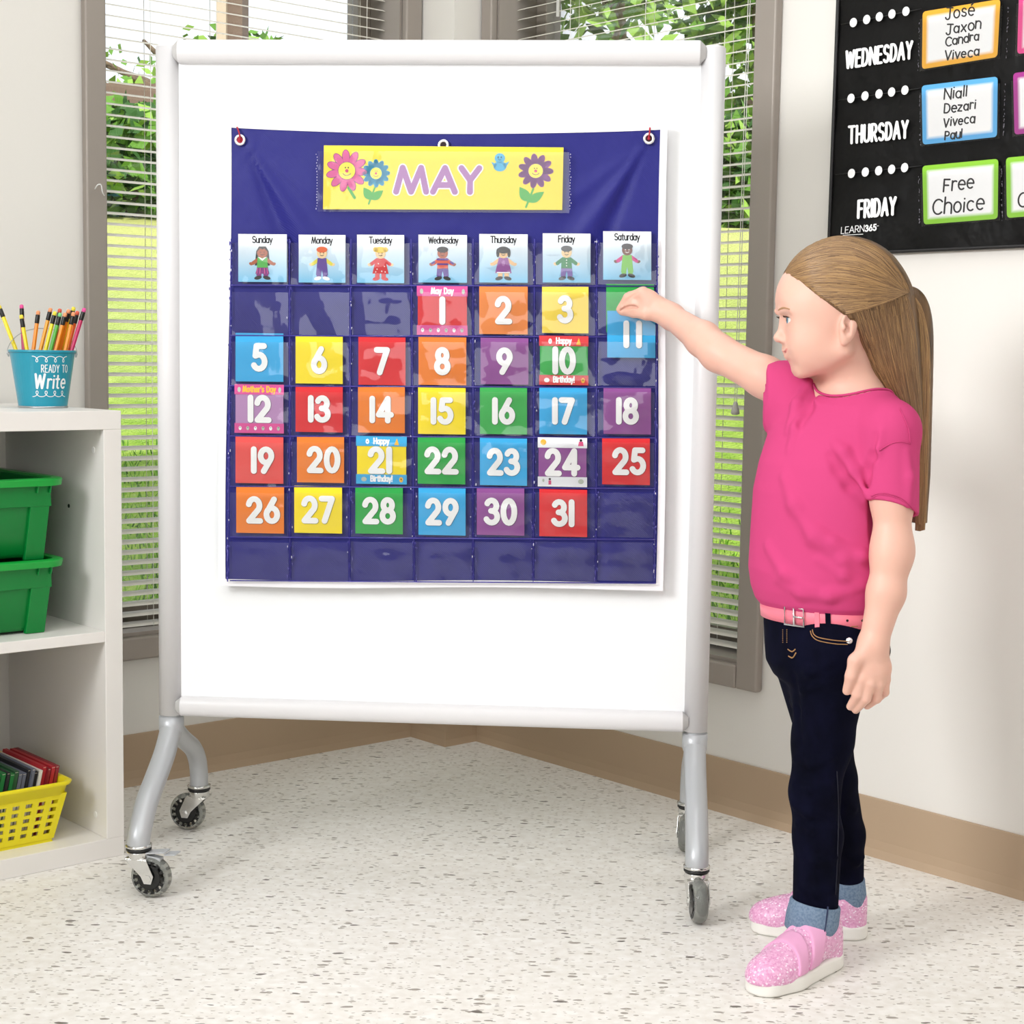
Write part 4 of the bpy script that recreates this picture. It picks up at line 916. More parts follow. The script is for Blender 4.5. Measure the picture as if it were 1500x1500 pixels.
for nmb, (c, bx) in nums.items():
    zoff = .0085 + (.0022 if nmb == 11 else 0) - (.0010 if nmb == 4 else 0)
    tl, tr, br, bl = pxcorners(*bx, CN+zoff); m, _ = card_mesh(tl, tr, br, bl, NS); P = PX(m, qmap(tl, tr, br, bl, NS, LIFT), 70, 70)
    shade = M('print_edge_'+c.replace(' ', '_'), '#%02x%02x%02x' % tuple(int(int(CC[c][i:i+2], 16)*.62) for i in (1, 3, 5)), .5)
    mats = [cardmat(c), WH, shade]
    t = str(nmb); sz, hw = 33., 4.3; sxx = .82; gp = .33
    if nmb == 11: gp = .62
    wd = sum(GL[q][0] for q in t)+gp*(len(t)-1); x0 = 35-wd*sz*sxx/2; y0 = 18.5
    if nmb in (19, 20, 26, 25): x0 += 4.5
    if nmb == 21: x0 -= 2
    if nmb == 11: x0 += 2
    for ly, hh, dx, dy in ((2, hw+.35, .45, -.45), (1, hw, 0, 0)):
        P.text(t, x0+dx, y0+dy, sz, hh, ly, 2 if ly == 2 else 3, sx=sxx, gap=gp)
    if nmb in strips:
        sm, a, b = strips[nmb]; mats += [sm, GRY, GOLD, BK, ink('rose', '#d9497e')]
        P.rect(-1.2, 56, 71, 71, 3, 5); P.rect(-1.2, -1, 71, 13.5, 3, 5)
        if a:
            P.text(a, 35, 59.8, 8.2, 1.0, 5 if nmb == 12 else 1, 6, sx=.80, center=True, gap=.2)
        if b: P.text(b, 35, 3.2, 8.2, 1.0, 1, 6, sx=.78, center=True, gap=.2)
        else:
            if nmb != 24:
                for k in range(6): P.disc(7+k*11.2, 6.2, 2.2, 3.0, 4 if k % 2 else 1, 6, 12); P.disc(7+k*11.2, 7.4, .7, .7, 6, 7, 8)
        if nmb in (1, 12): P.disc(5.5, 63, 2.4, 4, 4, 6, 12); P.disc(65, 63, 2.2, 4, 4, 6, 12)
        if nmb in (10, 21):
            P.disc(15, 63, 2.6, 4, 1, 6, 12); P.poly([(53, 58), (60, 58), (57, 68)], 5, 6); P.disc(10, 6, 4, 3.4, 1 if nmb == 10 else 4, 6, 12); P.disc(63, 6, 2.8, 4, 5, 6, 12); P.disc(15, 63, .8, .8, 6, 7, 8); P.disc(63, 6.5, .9, 1, 6, 7, 8)
        if nmb == 24:
            P.disc(7, 64, 4.3, 4.3, 5, 6, 14); P.disc(62, 67.3, 2, 2, 6, 6, 10); P.poly([(59, 65.5), (58, 59), (66, 59), (65, 65.5)], 7, 6)
            P.disc(7, 8, 1.6, 2.4, 4, 6, 10); P.disc(16.5, 10, 1.8, 1.8, 6, 6, 10); P.poly([(14.5, 8), (14.5, 2), (18.5, 2), (18.5, 8)], 7, 6); P.disc(62, 7, 4.2, 3.6, 4, 6, 12)
    m.build('number_card', mats, label='square %s card with a white %d%s' % (c, nmb, extra_lab.get(nmb, '')), cat='card', group='numbered day cards')
# ---- clear pockets
seam_t = [338.5, 424, 514, 602, 693, 783, 874, 963.5]; seam_b = [333.5, 425, 511.5, 607, 693, 781, 873, 958]
rows = [(356, 417), (428, 491), (501, 565), (574, 638.5), (648, 712.5), (722, 787), (794, 851)]
def film_pocket(c4, bulge, seed, lift, nu=12, nv=10):
    tl, tr, br, bl = c4; r = np.random.default_rng(seed); ph = r.uniform(0, 6.28, 6); am = r.uniform(.2, 1, 3)
    def f(u, v):
        p = (bl*(1-u)+br*u)*(1-v)+(tl*(1-u)+tr*u)*v; e = (4*u*(1-u))**.5
        d = bulge*e*(.35+.65*v)*(1-(1-v)**3)+.0007*e*(am[0]*math.sin(5*u+ph[0])*math.sin(4*v+ph[1])+am[1]*math.sin(9*u+ph[2]+3*v)+am[2]*.6*math.sin(13*v+ph[3]))
        return p+NS*d
    m = MB(); m.grid(f, nu, nv); return m
for ri, (ya, yb_) in enumerate(rows):
    f0 = (ya-350)/500
    for ci in range(7):
        xa = seam_t[ci]+(seam_b[ci]-seam_t[ci])*f0+2; xb = seam_t[ci+1]+(seam_b[ci+1]-seam_t[ci+1])*f0-2
        film_pocket(pxcorners(xa, ya, xb, yb_, CN+.0118), .0028, 100+ri*7+ci, 0).build('clear_pocket', VINYL, ctr, smooth=True)
film_pocket(pxcorners(465, 222, 834, 311, CN+.0112), .002, 77, 0, 26, 8).build('month_pocket', VINYL, ctr, smooth=True)
# welded seams of the pockets: small beads of vinyl along each seam
SEAM = M('welded_vinyl_seam', '#4a449f', .15, spec=.7)
GLINT = M('clear_vinyl_bead', '#d6d4ea', .1, spec=.8)
rs = random.Random(12)
for ci in range(8):
    m = MB()
    for k in range(120):
        y = rs.uniform(352, 852); f0 = (y-350)/500; x = seam_t[ci]+(seam_b[ci]-seam_t[ci])*f0+rs.uniform(-5, 5)*(1 if 0 < ci < 7 else .4)
        if rs.random() < .93: m.sphere(onstand(x, y, CN+.007), rs.uniform(.0006, .0012), 3, 0, (1, 1, rs.uniform(1, 3.5)))
        else: m.sphere(onstand(x, y, CN+.0095), rs.uniform(.0006, .0010), 3, 1, (1, 1, rs.uniform(1, 3)))
    m.tube([onstand(seam_t[ci], 350, CN+.0065), onstand(seam_b[ci], 852, CN+.0065)], .0008, 5)
    m.build('welded_seam', [SEAM, GLINT], ctr, smooth=True)
m = MB()
for x in (464, 835.5):
    for k in range(20): m.sphere(onstand(x+rs.uniform(-1, 1), 226+k*4.2, CN+.008), .0008, 3, 0, (1, 1, rs.uniform(.8, 2)))
m.build('welded_seam', [GLINT], ctr, smooth=True)
for (ya, yb_) in rows:
    m = MB(); m.tube([onstand(337, yb_+1.5-3*slope(yb_)*30, CN+.0085), onstand(960, yb_+1.5+3*slope(yb_)*30, CN+.0085)], .0011, 6); m.build('pocket_hem', SEAM, ctr, smooth=True)

# ================================================================ black pocket chart on the right wall
KN = RW-.006
BLK = noise_bump(M('black_nylon', '#070606', .45, spec=.2), 16, .30, .02, None, 3)
bc = thing('schedule_pocket_chart', R(KN, -1.55, 1.066), 'black schedule pocket chart hung high on the right wall beyond the girl', 'pocket chart')
ONR = lambda x, y, d=0.: onright(x, y, KN-d)
kt0 = -1.841; kt1 = -1.05; kz0, kz1 = 1.066, 1.78
def kcloth(u, v):
    t = kt0+(kt1-kt0)*u-.004*(1-v)*(1-u); return R(KN-.002-.0022*math.sin(23*u+4*v)*math.exp(-(v/.12)**2)-.0012*math.sin(9*u+11*v)-.0015*math.sin(31*v), t, kz0+(kz1-kz0)*v+.0015*math.sin(9*u))
m = MB(); m.grid(kcloth, 80, 80, flip=False)
LFT = -DL
class PlaneR(Print):
    """prints straight from photograph pixels onto the plane of the chart"""
    def __init__(s, mb, d=.0085): super().__init__(mb, lambda x, y, h: onright(x, -y, KN-d-h*.0002))
P = PlaneR(m)
def dots(pts, rx=5.2, ry=7):
    for x, y in pts: P.disc(x, -y, rx, ry, 1, 1, 18, -.25)
dots([(1250, 33), (1269.5, 28.5), (1288, 24.5), (1306.5, 20.5), (1327, 16.5)])
dots([(1246.5, 144), (1267, 140.5), (1287.5, 137.5), (1306, 134.8), (1325.5, 132)])
dots([(1247.2, 254), (1267.5, 252), (1287, 250), (1306, 248), (1325, 245.5)])
def slanted(txt, x0, y0, x1, y1, hgt, hw, dx=0, gap=.30, sxf=1.):
    """text whose base line runs from (x0, y0) to (x1, y1) in photograph pixels"""
    wd = sum(GL[c][0] if c != ' ' else .3 for c in txt)+gap*(len(txt)-1); sz = hgt-2*hw; L = (x1-x0-2*hw); sx = L/(wd*sz); k = x0+hw
    for c in txt:
        gw, st = GL[c]
        for q in st: P.stroke([((k+px*sz*sx)+dx*py, -(y0+(y1-y0)*((k+px*sz*sx)-x0)/(x1-x0))+hw+py*sz) for px, py in q], hw, 1, 1)
        k += (gw+gap)*sz*sx
slanted('WEDNESDAY', 1237.5, 102, 1337, 86.5, 28, 2.0, 1); slanted('THURSDAY', 1241.5, 212, 1331, 203, 28, 2.0, .5); slanted('FRIDAY', 1255, 321, 1313, 315.5, 28.5, 2.1, .8)
slanted('LEARN', 1231.5, 343, 1266, 339.5, 10.5, .55, .6, .18); slanted('365', 1266.5, 340, 1284, 338, 10.5, 1.0, .4, .3); P.stroke([(1235, -344.5), (1264, -343)], .45, 1)
P.stroke([(1284.6, -331), (1287, -330.8)], .35, 1)
KWH = M('chart_white_print', '#f3f2f2', .5)
m.build('fabric_panel', [BLK, KWH], bc, smooth=True)
m = MB(); e = [R(KN-.004, kt0, kz1), R(KN-.004, kt0-.004, kz0), R(KN-.004, kt1, kz0), R(KN-.004, kt1, kz1)]; m.tube(e, .004, 6); m.build('binding', M('black_binding', '#100d0f', .5), bc, smooth=True)
m = MB(); 
for (x0, y0, x1, y1) in ((1232, 36, 1350, 13), (1228, 147, 1350, 129), (1224, 256, 1350, 243)): m.tube([ONR(x0, y0, .006), ONR(x1, y1, .006)], .0009, 5)
m.build('chart_seam', M('black_binding', '#100d0f', .5), bc, smooth=True)
KV = film('clear_vinyl_wall_chart', .03, .08, 10, .15)
def glow_card(border):
    """white card whose coloured border fades inwards"""
    nm = 'card_border_'+border[1:]
    if nm in MATS: return MATS[nm]
    m = M(nm, border, .5); n, l, b = nodes(m); at_ = n.new('ShaderNodeAttribute'); at_.attribute_name = 'edge'
    r = n.new('ShaderNodeValToRGB'); e = r.color_ramp.elements; e[0].position = .35; e[0].color = lin('#fdfcfb'); e[1].position = .66; e[1].color = lin(border)
    l.new(at_.outputs['Fac'], r.inputs[0]); l.new(r.outputs[0], b.inputs['Base Color']); return m
def wcard(quad, border, writing, label):
    tl, tr, br, bl = [ONR(x, y, .0095) for x, y in quad]; nrm = -DL; m = MB(); N = 30
    q = qmap(tl, tr, br, bl, nrm, LIFT); rad = .05
    Wd, Hd = np.linalg.norm(tr-tl), np.linalg.norm(tl-bl); ev = []
    def f(u, v):
        # rounded corners
        x, y = (u-.5)*Wd, (v-.5)*Hd; r = .006; ax, ay = max(abs(x)-(Wd/2-r), 0), max(abs(y)-(Hd/2-r), 0); d = math.hypot(ax, ay)
        if d > r: x -= math.copysign(ax*(1-r/d), x); y -= math.copysign(ay*(1-r/d), y)
        ev.append(max(0, 1-min(min(u, 1-u)*Wd, min(v, 1-v)*Hd)/.020)); return q(x/Wd+.5, y/Hd+.5, 0)
    m.grid(f, N, N); nf = len(ev)
    class PP(Print): pass
    P = Print(m, lambda x, y, h: onright(x, -y, KN-.0095-h*.0002))
    for t, x, y, sz, hw, sx, ang in writing:
        k = x
        r_ = random.Random(t+str(y))
        for c in t:
            if c == ' ': k += sz*.4; continue
            gw, st = GL[c]; dy = r_.uniform(-.05, .05)*sz; fz = sz*r_.uniform(.93, 1.08)
            for s_ in st: P.stroke([(k+(px+.08*py)*fz*sx, -(y+ang*(k-x))+dy+py*fz) for px, py in s_], hw, 1, 1)
            k += (gw+.20)*sz*sx
    o = m.build('name_card', [glow_card(border), M('marker_ink', '#161214', .6)], label=label, cat='card', group='cards in the black schedule chart')
    at_ = o.data.attributes.new('edge', 'FLOAT', 'POINT'); vals = np.zeros(len(o.data.vertices)); vals[:nf] = ev; at_.data.foreach_set('value', vals.tolist())
    c2 = [ONR(x, y, .0125) for x, y in quad]; mm_ = (c2[0]+c2[2])/2; c2 = [mm_+(p-mm_)*1.06 for p in c2]
    g = MB(); g.grid(lambda u, v: qmap(*c2, -DL, 1)(u, v*.86, .0012*math.sin(3.1*u)*math.sin(3*v)), 8, 8); g.build('clear_pocket', KV, bc, smooth=True)
wcard(((1351.5, 17), (1465.5, -1.5), (1461, 83.5), (1350.5, 101.5)), '#f3b02c', [('José', 1385, 29, 17, 1.1, 1.0, -.19), ('Jaxon', 1386, 50.5, 15, 1.1, 1.06, -.20), ('Candra', 1385, 67.5, 12.5, 1.05, 1.02, -.20), ('Viveca', 1384, 88, 13.5, 1.1, 1.06, -.15)], 'orange bordered name card in the black wall chart, listing four names from José down')
wcard(((1350, 125.5), (1461.5, 112), (1460.5, 200.5), (1351.5, 212)), '#5aaee6', [('Niall', 1383, 145.5, 15.5, 1.1, 1.05, -.17), ('Dezari', 1383, 166, 13.5, 1.1, 1.02, -.16), ('Viveca', 1382, 186, 13, 1.1, 1.0, -.16), ('Paul', 1384, 204, 12.5, 1.1, .95, -.13)], 'blue bordered name card in the black wall chart, listing four names from Niall down')
wcard(((1351, 243), (1462.5, 232.5), (1461.5, 320.5), (1353, 329)), '#8ccc2e', [('Free', 1382, 281, 19, 1.25, .98, -.17), ('Choice', 1366, 314, 22, 1.25, .97, -.11)], 'green bordered card reading Free Choice in full, in the black wall chart')
wcard(((1492.5, -6), (1604, -22), (1600, 62), (1490, 79.5)), '#e8408c', [], 'pink bordered card cut off by the picture edge, right of the orange one')
wcard(((1484, 107), (1594, 94), (1593, 184), (1486, 197.5)), '#a8268c', [], 'purple bordered card cut off by the picture edge, right of the blue one')
wcard(((1473.5, 231), (1585, 221), (1584, 310), (1475, 319.5)), '#8ccc2e', [('Choice', 1491, 303, 22, 1.25, .97, -.11)], 'green bordered card cut off by the picture edge, right of Free Choice')
m = MB(); r = random.Random(4)
for x0, y0, x1, y1 in ((1347, 30, 1345, 103), (1477, 8, 1474, 85), (1347, 140, 1348, 214), (1472, 122, 1470, 200), (1346, 258, 1347, 330), (1467, 246, 1468, 324)):
    for k in range(26):
        t = r.random(); m.sphere(ONR(x0+(x1-x0)*t+r.uniform(-.8, .8), y0+(y1-y0)*t, .0085), r.uniform(.0003, .0007), 3, 0, (1, 1, 2.5))
m.build('welded_seam', M('grey_vinyl_seam', '#77737c', .2), bc, smooth=True)
# ================================================================ the girl
def smin(a, b, k):
    if k <= 0: return np.minimum(a, b)
    h = np.clip(.5+.5*(b-a)/k, 0, 1); return b+(a-b)*h-k*h*(1-h)
def rc(a, b, ra, rb):
    a, b = np.asarray(a, float), np.asarray(b, float); ba = b-a; L2 = max(ba@ba, 1e-12)
    def f(P):
        h = np.clip((P-a)@ba/L2, 0, 1); return np.linalg.norm(P-a-h[:, None]*ba, axis=1)-(ra+(rb-ra)*h)
    return f
def ell(c, rx, ry, rz, ax=None):
    c = np.asarray(c, float); r = np.array([rx, ry, rz]); E = np.eye(3) if ax is None else np.array(ax)
    def f(P):
        q = (P-c)@E.T; k0 = np.linalg.norm(q/r, axis=1); k1 = np.linalg.norm(q/(r*r), axis=1)+1e-9; return k0*(k0-1)/k1
    return f
def half(p, n):
    p, n = np.asarray(p, float), np.asarray(n, float); n = n/np.linalg.norm(n)
    return lambda P: (P-p)@n
def inter(*fs): return lambda P: np.maximum.reduce([f(P) for f in fs])
def loft(tab, fd, ld):
    """stack of ellipses: rows (z, cx, cy, half depth, half width)"""
    T = np.array(sorted(tab)); zs = T[:, 0]; f2, l2 = np.array(fd[:2]), np.array(ld[:2])
    def f(P):
        z = P[:, 2]; zz = np.clip(z, zs[0], zs[-1])
        cx, cy, a, b = (np.interp(zz, zs, T[:, k]) for k in (1, 2, 3, 4))
        x, y = P[:, 0]-cx, P[:, 1]-cy; u = (x*f2[0]+y*f2[1])/a; v = (x*l2[0]+y*l2[1])/b
        d = (np.sqrt(u*u+v*v)-1)*np.minimum(a, b); dz = np.maximum(zs[0]-z, z-zs[-1])
        o = np.maximum(d, dz); return np.where((d > 0) & (dz > 0), np.sqrt(np.maximum(d, 0)**2+np.maximum(dz, 0)**2), o)
    return f
def ev(prims, P):
    d = np.full(len(P), 9.)
    for op, k, f in prims:
        if op == 'u': d = smin(d, f(P), k)
        elif op == 's': d = -smin(-d, f(P), k)
        elif op == 'd': d = d+f(P)
    return d
def chain(pts, rs, k0, k=.01, op='u'):
    return [(op, k0 if i == 0 else k, rc(pts[i], pts[i+1], rs[i], rs[i+1])) for i in range(len(pts)-1)]
def sdf_mesh(prims, lo, hi, vx, B=14):
    """surface nets over the blocks that the surface passes through"""
    lo = np.asarray(lo, float); n = np.ceil((np.asarray(hi)-lo)/(vx*B)).astype(int)
    g = np.stack(np.meshgrid(*[np.arange(k) for k in n], indexing='ij'), -1).reshape(-1, 3)
    C_ = lo+(g+.5)*B*vx; Rb = B*vx*.5*1.733
    dc = ev(prims, C_); near = np.abs(dc) < Rb*1.35+.004
    g, C_ = g[near], C_[near]
    pc_ = [f(C_) if op != 'd' else None for op, k, f in prims]
    off = np.stack(np.meshgrid(*[np.arange(B+1)]*3, indexing='ij'), -1).reshape(-1, 3)
    big = np.array([1 << 40, 1 << 20, 1], dtype=np.int64)
    cv, ck, ed = [], [], [[], [], []]
    corner = np.array([(i, j, k) for i in (0, 1) for j in (0, 1) for k in (0, 1)])
    E12 = [(a, b) for a in range(8) for b in range(a+1, 8) if np.abs(corner[a]-corner[b]).sum() == 1]
    for bi in range(len(g)):
        act = [p for p, c in zip(prims, pc_) if c is None or c[bi] < Rb*1.3+p[1]+.012]
        gi = g[bi]*B+off; D = ev(act, lo+gi*vx).reshape(B+1, B+1, B+1); s_ = D < 0
        if s_.all() or not s_.any(): continue
        cs = np.stack([s_[i:B+i, j:B+j, k:B+k] for i, j, k in corner], -1); m_ = cs.any(-1) & ~cs.all(-1)
        idx = np.argwhere(m_)
        if len(idx):
            dv = np.stack([D[idx[:, 0]+i, idx[:, 1]+j, idx[:, 2]+k] for i, j, k in corner], -1)
            acc = np.zeros((len(idx), 3)); cnt = np.zeros(len(idx))
            for a, b in E12:
                x = (dv[:, a] < 0) != (dv[:, b] < 0); t = np.where(x, dv[:, a]/np.where(x, dv[:, a]-dv[:, b], 1), 0)
                acc += np.where(x[:, None], corner[a]+(corner[b]-corner[a])*t[:, None], 0); cnt += x
            gl = g[bi]*B+idx; cv.append(lo+(gl+acc/cnt[:, None])*vx); ck.append(gl.astype(np.int64)@big)
        for ax in range(3):
            sl = [slice(0, B)]*3; s2 = list(sl); s2[ax] = slice(1, B+1)
            x = np.argwhere(s_[tuple(sl)] != s_[tuple(s2)])
            if len(x): ed[ax].append(np.concatenate([g[bi]*B+x, s_[tuple(sl)][tuple(x.T)][:, None]], 1))
    V = np.concatenate(cv); K = np.concatenate(ck); o = np.argsort(K); V, K = V[o], K[o]; F = []
    for ax in range(3):
        if not ed[ax]: continue
        e = np.concatenate(ed[ax]).astype(np.int64); p, sg = e[:, :3], e[:, 3]; u, v = [(1, 2), (2, 0), (0, 1)][ax]
        q = []
        for du, dv_ in ((0, 0), (-1, 0), (-1, -1), (0, -1)):
            c = p.copy(); c[:, u] += du; c[:, v] += dv_; kk = c@big; i = np.clip(np.searchsorted(K, kk), 0, len(K)-1); q.append(np.where(K[i] == kk, i, -1))
        q = np.stack(q, 1); ok = (q >= 0).all(1); q, sg = q[ok], sg[ok]; F.append(np.where(sg[:, None] == 1, q, q[:, ::-1]))
    return V, np.concatenate(F)
def smooth_v(V, F, it=2, lam=.5):
    for _ in range(it):
        acc = np.zeros_like(V); cnt = np.zeros(len(V))
        for a, b in ((0, 1), (1, 2), (2, 3), (3, 0)):
            np.add.at(acc, F[:, a], V[F[:, b]]); np.add.at(cnt, F[:, a], 1); np.add.at(acc, F[:, b], V[F[:, a]]); np.add.at(cnt, F[:, b], 1)
        V = V+lam*(acc/np.maximum(cnt, 1)[:, None]-V)
    return V
def solid(name, prims, lo, hi, vx, mats, parent, sm=1, matfn=None, **kw):
    V, F = sdf_mesh(prims, lo, hi, vx); V = smooth_v(V, F, sm)
    m = MB(); m.v = [tuple(p) for p in V]; m.f = [tuple(int(i) for i in f) for f in F]
    m.m = [0]*len(F) if matfn is None else [int(i) for i in matfn(V[F].mean(1))]
    return m.build(name, mats, parent, smooth=True, **kw)
def hit(prims, x, y, t0=1.9, t1=3.0):
    d = ray(x, y); L = np.linalg.norm(d); d = d/L; t = t0
    for _ in range(160):
        q = ev(prims, (CP+d*t)[None])[0]
        if q < .0004: return CP+d*t
        t += max(q*.7, .0006)
        if t > t1: return None
    return None
def hits(prims, XY, t0=2.1, t1=2.62):
    """first points of the surface seen through many pixels at once; nan where there is none"""
    D = np.array([ray(x, y) for x, y in XY]); D /= np.linalg.norm(D, axis=1)[:, None]; t = np.full(len(D), t0); out = np.full((len(D), 3), np.nan); act = np.arange(len(D))
    for _ in range(110):
        if not len(act): break
        q = ev(prims, CP+D[act]*t[act][:, None]); done = q < .0004
        out[act[done]] = CP+D[act[done]]*t[act[done]][:, None]; t[act] += np.maximum(q*.75, .0006); act = act[~done & (t[act] < t1)]
    return out
Y0 = 2.34
fd = A(-.707, -.707, 0); ld = A(.707, -.707, 0)
K0 = Y0/FPX                                     # metres per pixel at the girl
SKIN = M('skin', '#dfb09e', .46, spec=.35, Subsurface_Weight=.12, Subsurface_Scale=.01)
SKIN.node_tree.nodes['Principled BSDF'].inputs['Subsurface Radius'].default_value = (1, .35, .2)
LIP = M('lips', '#d98a82', .4, spec=.4)
# ---------------- head
def H(x, y, b=0.): return G(x, y, Y0)+A(0, -b, 0)
prof_px = [(1150, 370), (1141, 398), (1137, 418), (1136.5, 438), (1139, 453), (1143.5, 465), (1147, 477), (1149, 490), (1149, 500), (1148.5, 507), (1148, 512), (1151.5, 518), (1153.5, 525), (1157.5, 531), (1159.5, 536), (1160.5, 544), (1164.5, 551.5), (1172, 555), (1182, 553.5), (1194, 549), (1204, 549), (1240, 570), (1420, 570), (1420, 280), (1150, 280)]
PXZ = np.array([[H(x, y)[0], H(x, y)[2]] for x, y in prof_px])
def profile(P):   # the side outline of the head without the nose, carried across its width
    q = P[:, [0, 2]]; d = np.full(len(P), 9.); ins = np.zeros(len(P), bool); n = len(PXZ)
    for i in range(n):
        a, b = PXZ[i], PXZ[(i+1) % n]; e = b-a; w_ = q-a; t = np.clip(w_@e/(e@e), 0, 1); d = np.minimum(d, np.linalg.norm(w_-t[:, None]*e, axis=1))
        c = ((a[1] > q[:, 1]) != (b[1] > q[:, 1])) & (q[:, 0] < (b[0]-a[0])*(q[:, 1]-a[1])/((b[1]-a[1]) if abs(b[1]-a[1]) > 1e-9 else 1e-9)+a[0]); ins ^= c
    return np.where(ins, -d, d)
hb = [('u', 0, ell(H(1233, 434), .085, .070, .079)), ('u', .02, ell(H(1196, 485), .057, .055, .066)), ('u', .02, ell(H(1200, 445), .066, .060, .055))]
for sg in (-1, 1):
    hb += [('u', .016, rc(H(1176, 540, sg*.010), H(1224, 512, sg*.046), .0150, .015)), ('u', .022, ell(H(1187, 503, sg*.027), .030, .0255, .031))]
hb += [('u', .012, rc(H(1174, 541, -.006), H(1174, 541, .006), .0150, .0150)), ('u', .02, rc(H(1182, 536), H(1230, 535), .013, .025)), ('u', .010, ell(H(1165, 520), .016, .021, .018))]
def head_base(P):
    d = ev(hb, P); c = profile(P); k = .010; h = np.clip(.5-.5*(c-d)/k, 0, 1); return c+(d-c)*h+k*h*(1-h)
head = [('u', 0, head_base)]
head += [('u', .009, rc(H(1147, 471), H(1143, 491), .0042, .0058)), ('u', .006, ell(H(1140.5, 495), .0072, .0078, .0064))]
for sg in (-1, 1): head += [('u', .005, ell(H(1148, 499, sg*.0085), .0060, .0048, .0043))]
def front_of(prims, z, b):
    p = A(H(1115, 500)[0], Y0-b, z)
    for _ in range(120):
        q = ev(prims, p[None])[0]
        if q < .0003: break
        p = p+A(max(q*.8, .0003), 0, 0)
    return p
zm = H(1150, 517)[2]; hb0 = list(head); MW = .0225
def mouth_row(dz, lift, rise=.0050): return [front_of(hb0, zm+dz*(1-.75*abs(t)**1.5)+rise*t*t, MW*t)+A(lift, 0, 0) for t in np.linspace(-1, 1, 13)]
LIPU, LIPD, SLIT = mouth_row(.0036, .0012), mouth_row(-.0050, .0016), mouth_row(0, 0.)
lr = [1-.72*abs(t)**1.6 for t in np.linspace(-1, 1, 13)]
head += chain(LIPU, [.0032*k for k in lr], .004, .003)+chain(LIPD, [.0042*k for k in lr], .004, .003)
head += chain([p+A(-.0012, 0, 0) for p in SLIT], [.0011+.0003*k for k in lr], .0015, .001, 's')
for sg in (-1, 1):
    head += [('s', .010, ell(H(1143, 468, sg*.030), .009, .016, .011))]                       # eye socket
    head += [('u', .004, ell(H(1158.5, 468.5, sg*.0265), .0122, .0128, .0112))]               # lids over the eyeball
    head += [('s', .0015, ell(H(1148, 469, sg*.0275), .0085, .0105, .0037))]                # the opening between the lids
    head += [('u', .006, rc(H(1141, 456, sg*.012), H(1153, 454.5, sg*.040), .0040, .0035))]   # brow ridge
    head += [('s', .002, ell(H(1143, 502.5, sg*.0045), .0030, .0022, .0022))]
    # ear
    e0 = H(1229.5, 478, sg*.0665); tl_ = math.radians(-8); ex = A(math.cos(tl_), sg*.35, math.sin(tl_)); ex /= np.linalg.norm(ex); ez = A(-math.sin(tl_), 0, math.cos(tl_)); ey = np.cross(ez, ex)
    E3 = np.array([ex, ey, ez])
    head += [('u', .004, ell(e0, .0135, .0060, .0235, E3)), ('u', .006, ell(H(1223.5, 499, sg*.0655), .0060, .0045, .0075)), ('u', .008, ell(H(1226, 480, sg*.060), .008, .010, .017))]
    so = -ey*(1 if (-ey)[1]*(-sg) > 0 else -1)
    so = A(0, -sg, 0)
    head += [('s', .0025, ell(e0+so*.0062+ex*(-.0005)+ez*.001, .0090, .0062, .0168, E3)), ('u', .002, rc(e0+so*.002+ex*.004+ez*.011, e0+so*.003+ex*.0045-ez*.008, .0022, .0028)), ('u', .002, ell(e0+so*.0035-ex*.008-ez*.004, .0030, .0035, .0050)),
             ('s', .002, ell(e0+so*.0015-ex*.0035-ez*.003, .0030, .007, .0045, E3))]
# ---------------- neck, trunk, arms, legs
neck = [('u', .02, rc(H(1243, 520), G(1255, 592, Y0+.01), .0345, .037))]
Ls, Rs_ = G(1308, 632, Y0-.085), G(1158, 572, Y0+.085)
trunk = [('u', .03, rc(G(1255, 592, Y0+.01), Ls, .033, .027)), ('u', .03, rc(G(1250, 592, Y0+.01), Rs_, .033, .029)), ('u', .04, rc(G(1225, 650, Y0+.005), G(1208, 850, Y0), .062, .060)),
         ('u', .04, rc(G(1210, 860, Y0), G(1210, 950, Y0), .060, .050))]
YL = Y0-.105
eL = G(1307, 808, YL-.01); wL = G(1279, 944, YL-.025)
larm = [('u', .02, rc(Ls, G(1307, 730, YL), .027, .0265)), ('u', .02, rc(G(1307, 730, YL), eL, .0265, .0248)), ('u', .025, rc(eL, G(1298, 868, YL-.018), .0250, .0250)), ('u', .012, rc(G(1298, 868, YL-.018), wL, .0250, .0190))]
YH = YL-.03
def gl(x, y, dy=0.): return G(x, y, YH+dy)
larm += [('u', .010, rc(wL, gl(1271, 978, .004), .0175, .0125)), ('u', .010, rc(wL, gl(1285, 982, .002), .0175, .0130)), ('u', .010, rc(wL, gl(1294, 978, .006), .0160, .0100))]
larm += chain([gl(1268, 975), gl(1262, 995, -.004), gl(1256.5, 1017, -.001), gl(1245.5, 1035, .014)], [.0105, .0082, .0070, .0056], .008, .003)
larm += chain([gl(1277, 978), gl(1275, 1001, -.005), gl(1268.5, 1023, -.001), gl(1253.5, 1040, .016)], [.0105, .0082, .0070, .0056], .006, .003)
larm += chain([gl(1287, 978), gl(1287, 1002, -.001), gl(1284, 1023, .006), gl(1270, 1034, .024)], [.0100, .0078, .0068, .0055], .006, .003)
larm += chain([gl(1295, 975, .004), gl(1297, 995, .006), gl(1296, 1014, .014), gl(1285, 1025, .028)], [.0090, .0070, .0060, .0050], .006, .003)
larm += chain([gl(1268, 955, .0), gl(1253, 968, -.006), gl(1247, 990, -.006), gl(1240.5, 1012, .002)], [.0125, .0100, .0082, .0062], .008, .004)
YR = 2.625
eR = G(1052, 517, 2.50); wR = G(984, 464, 2.600)
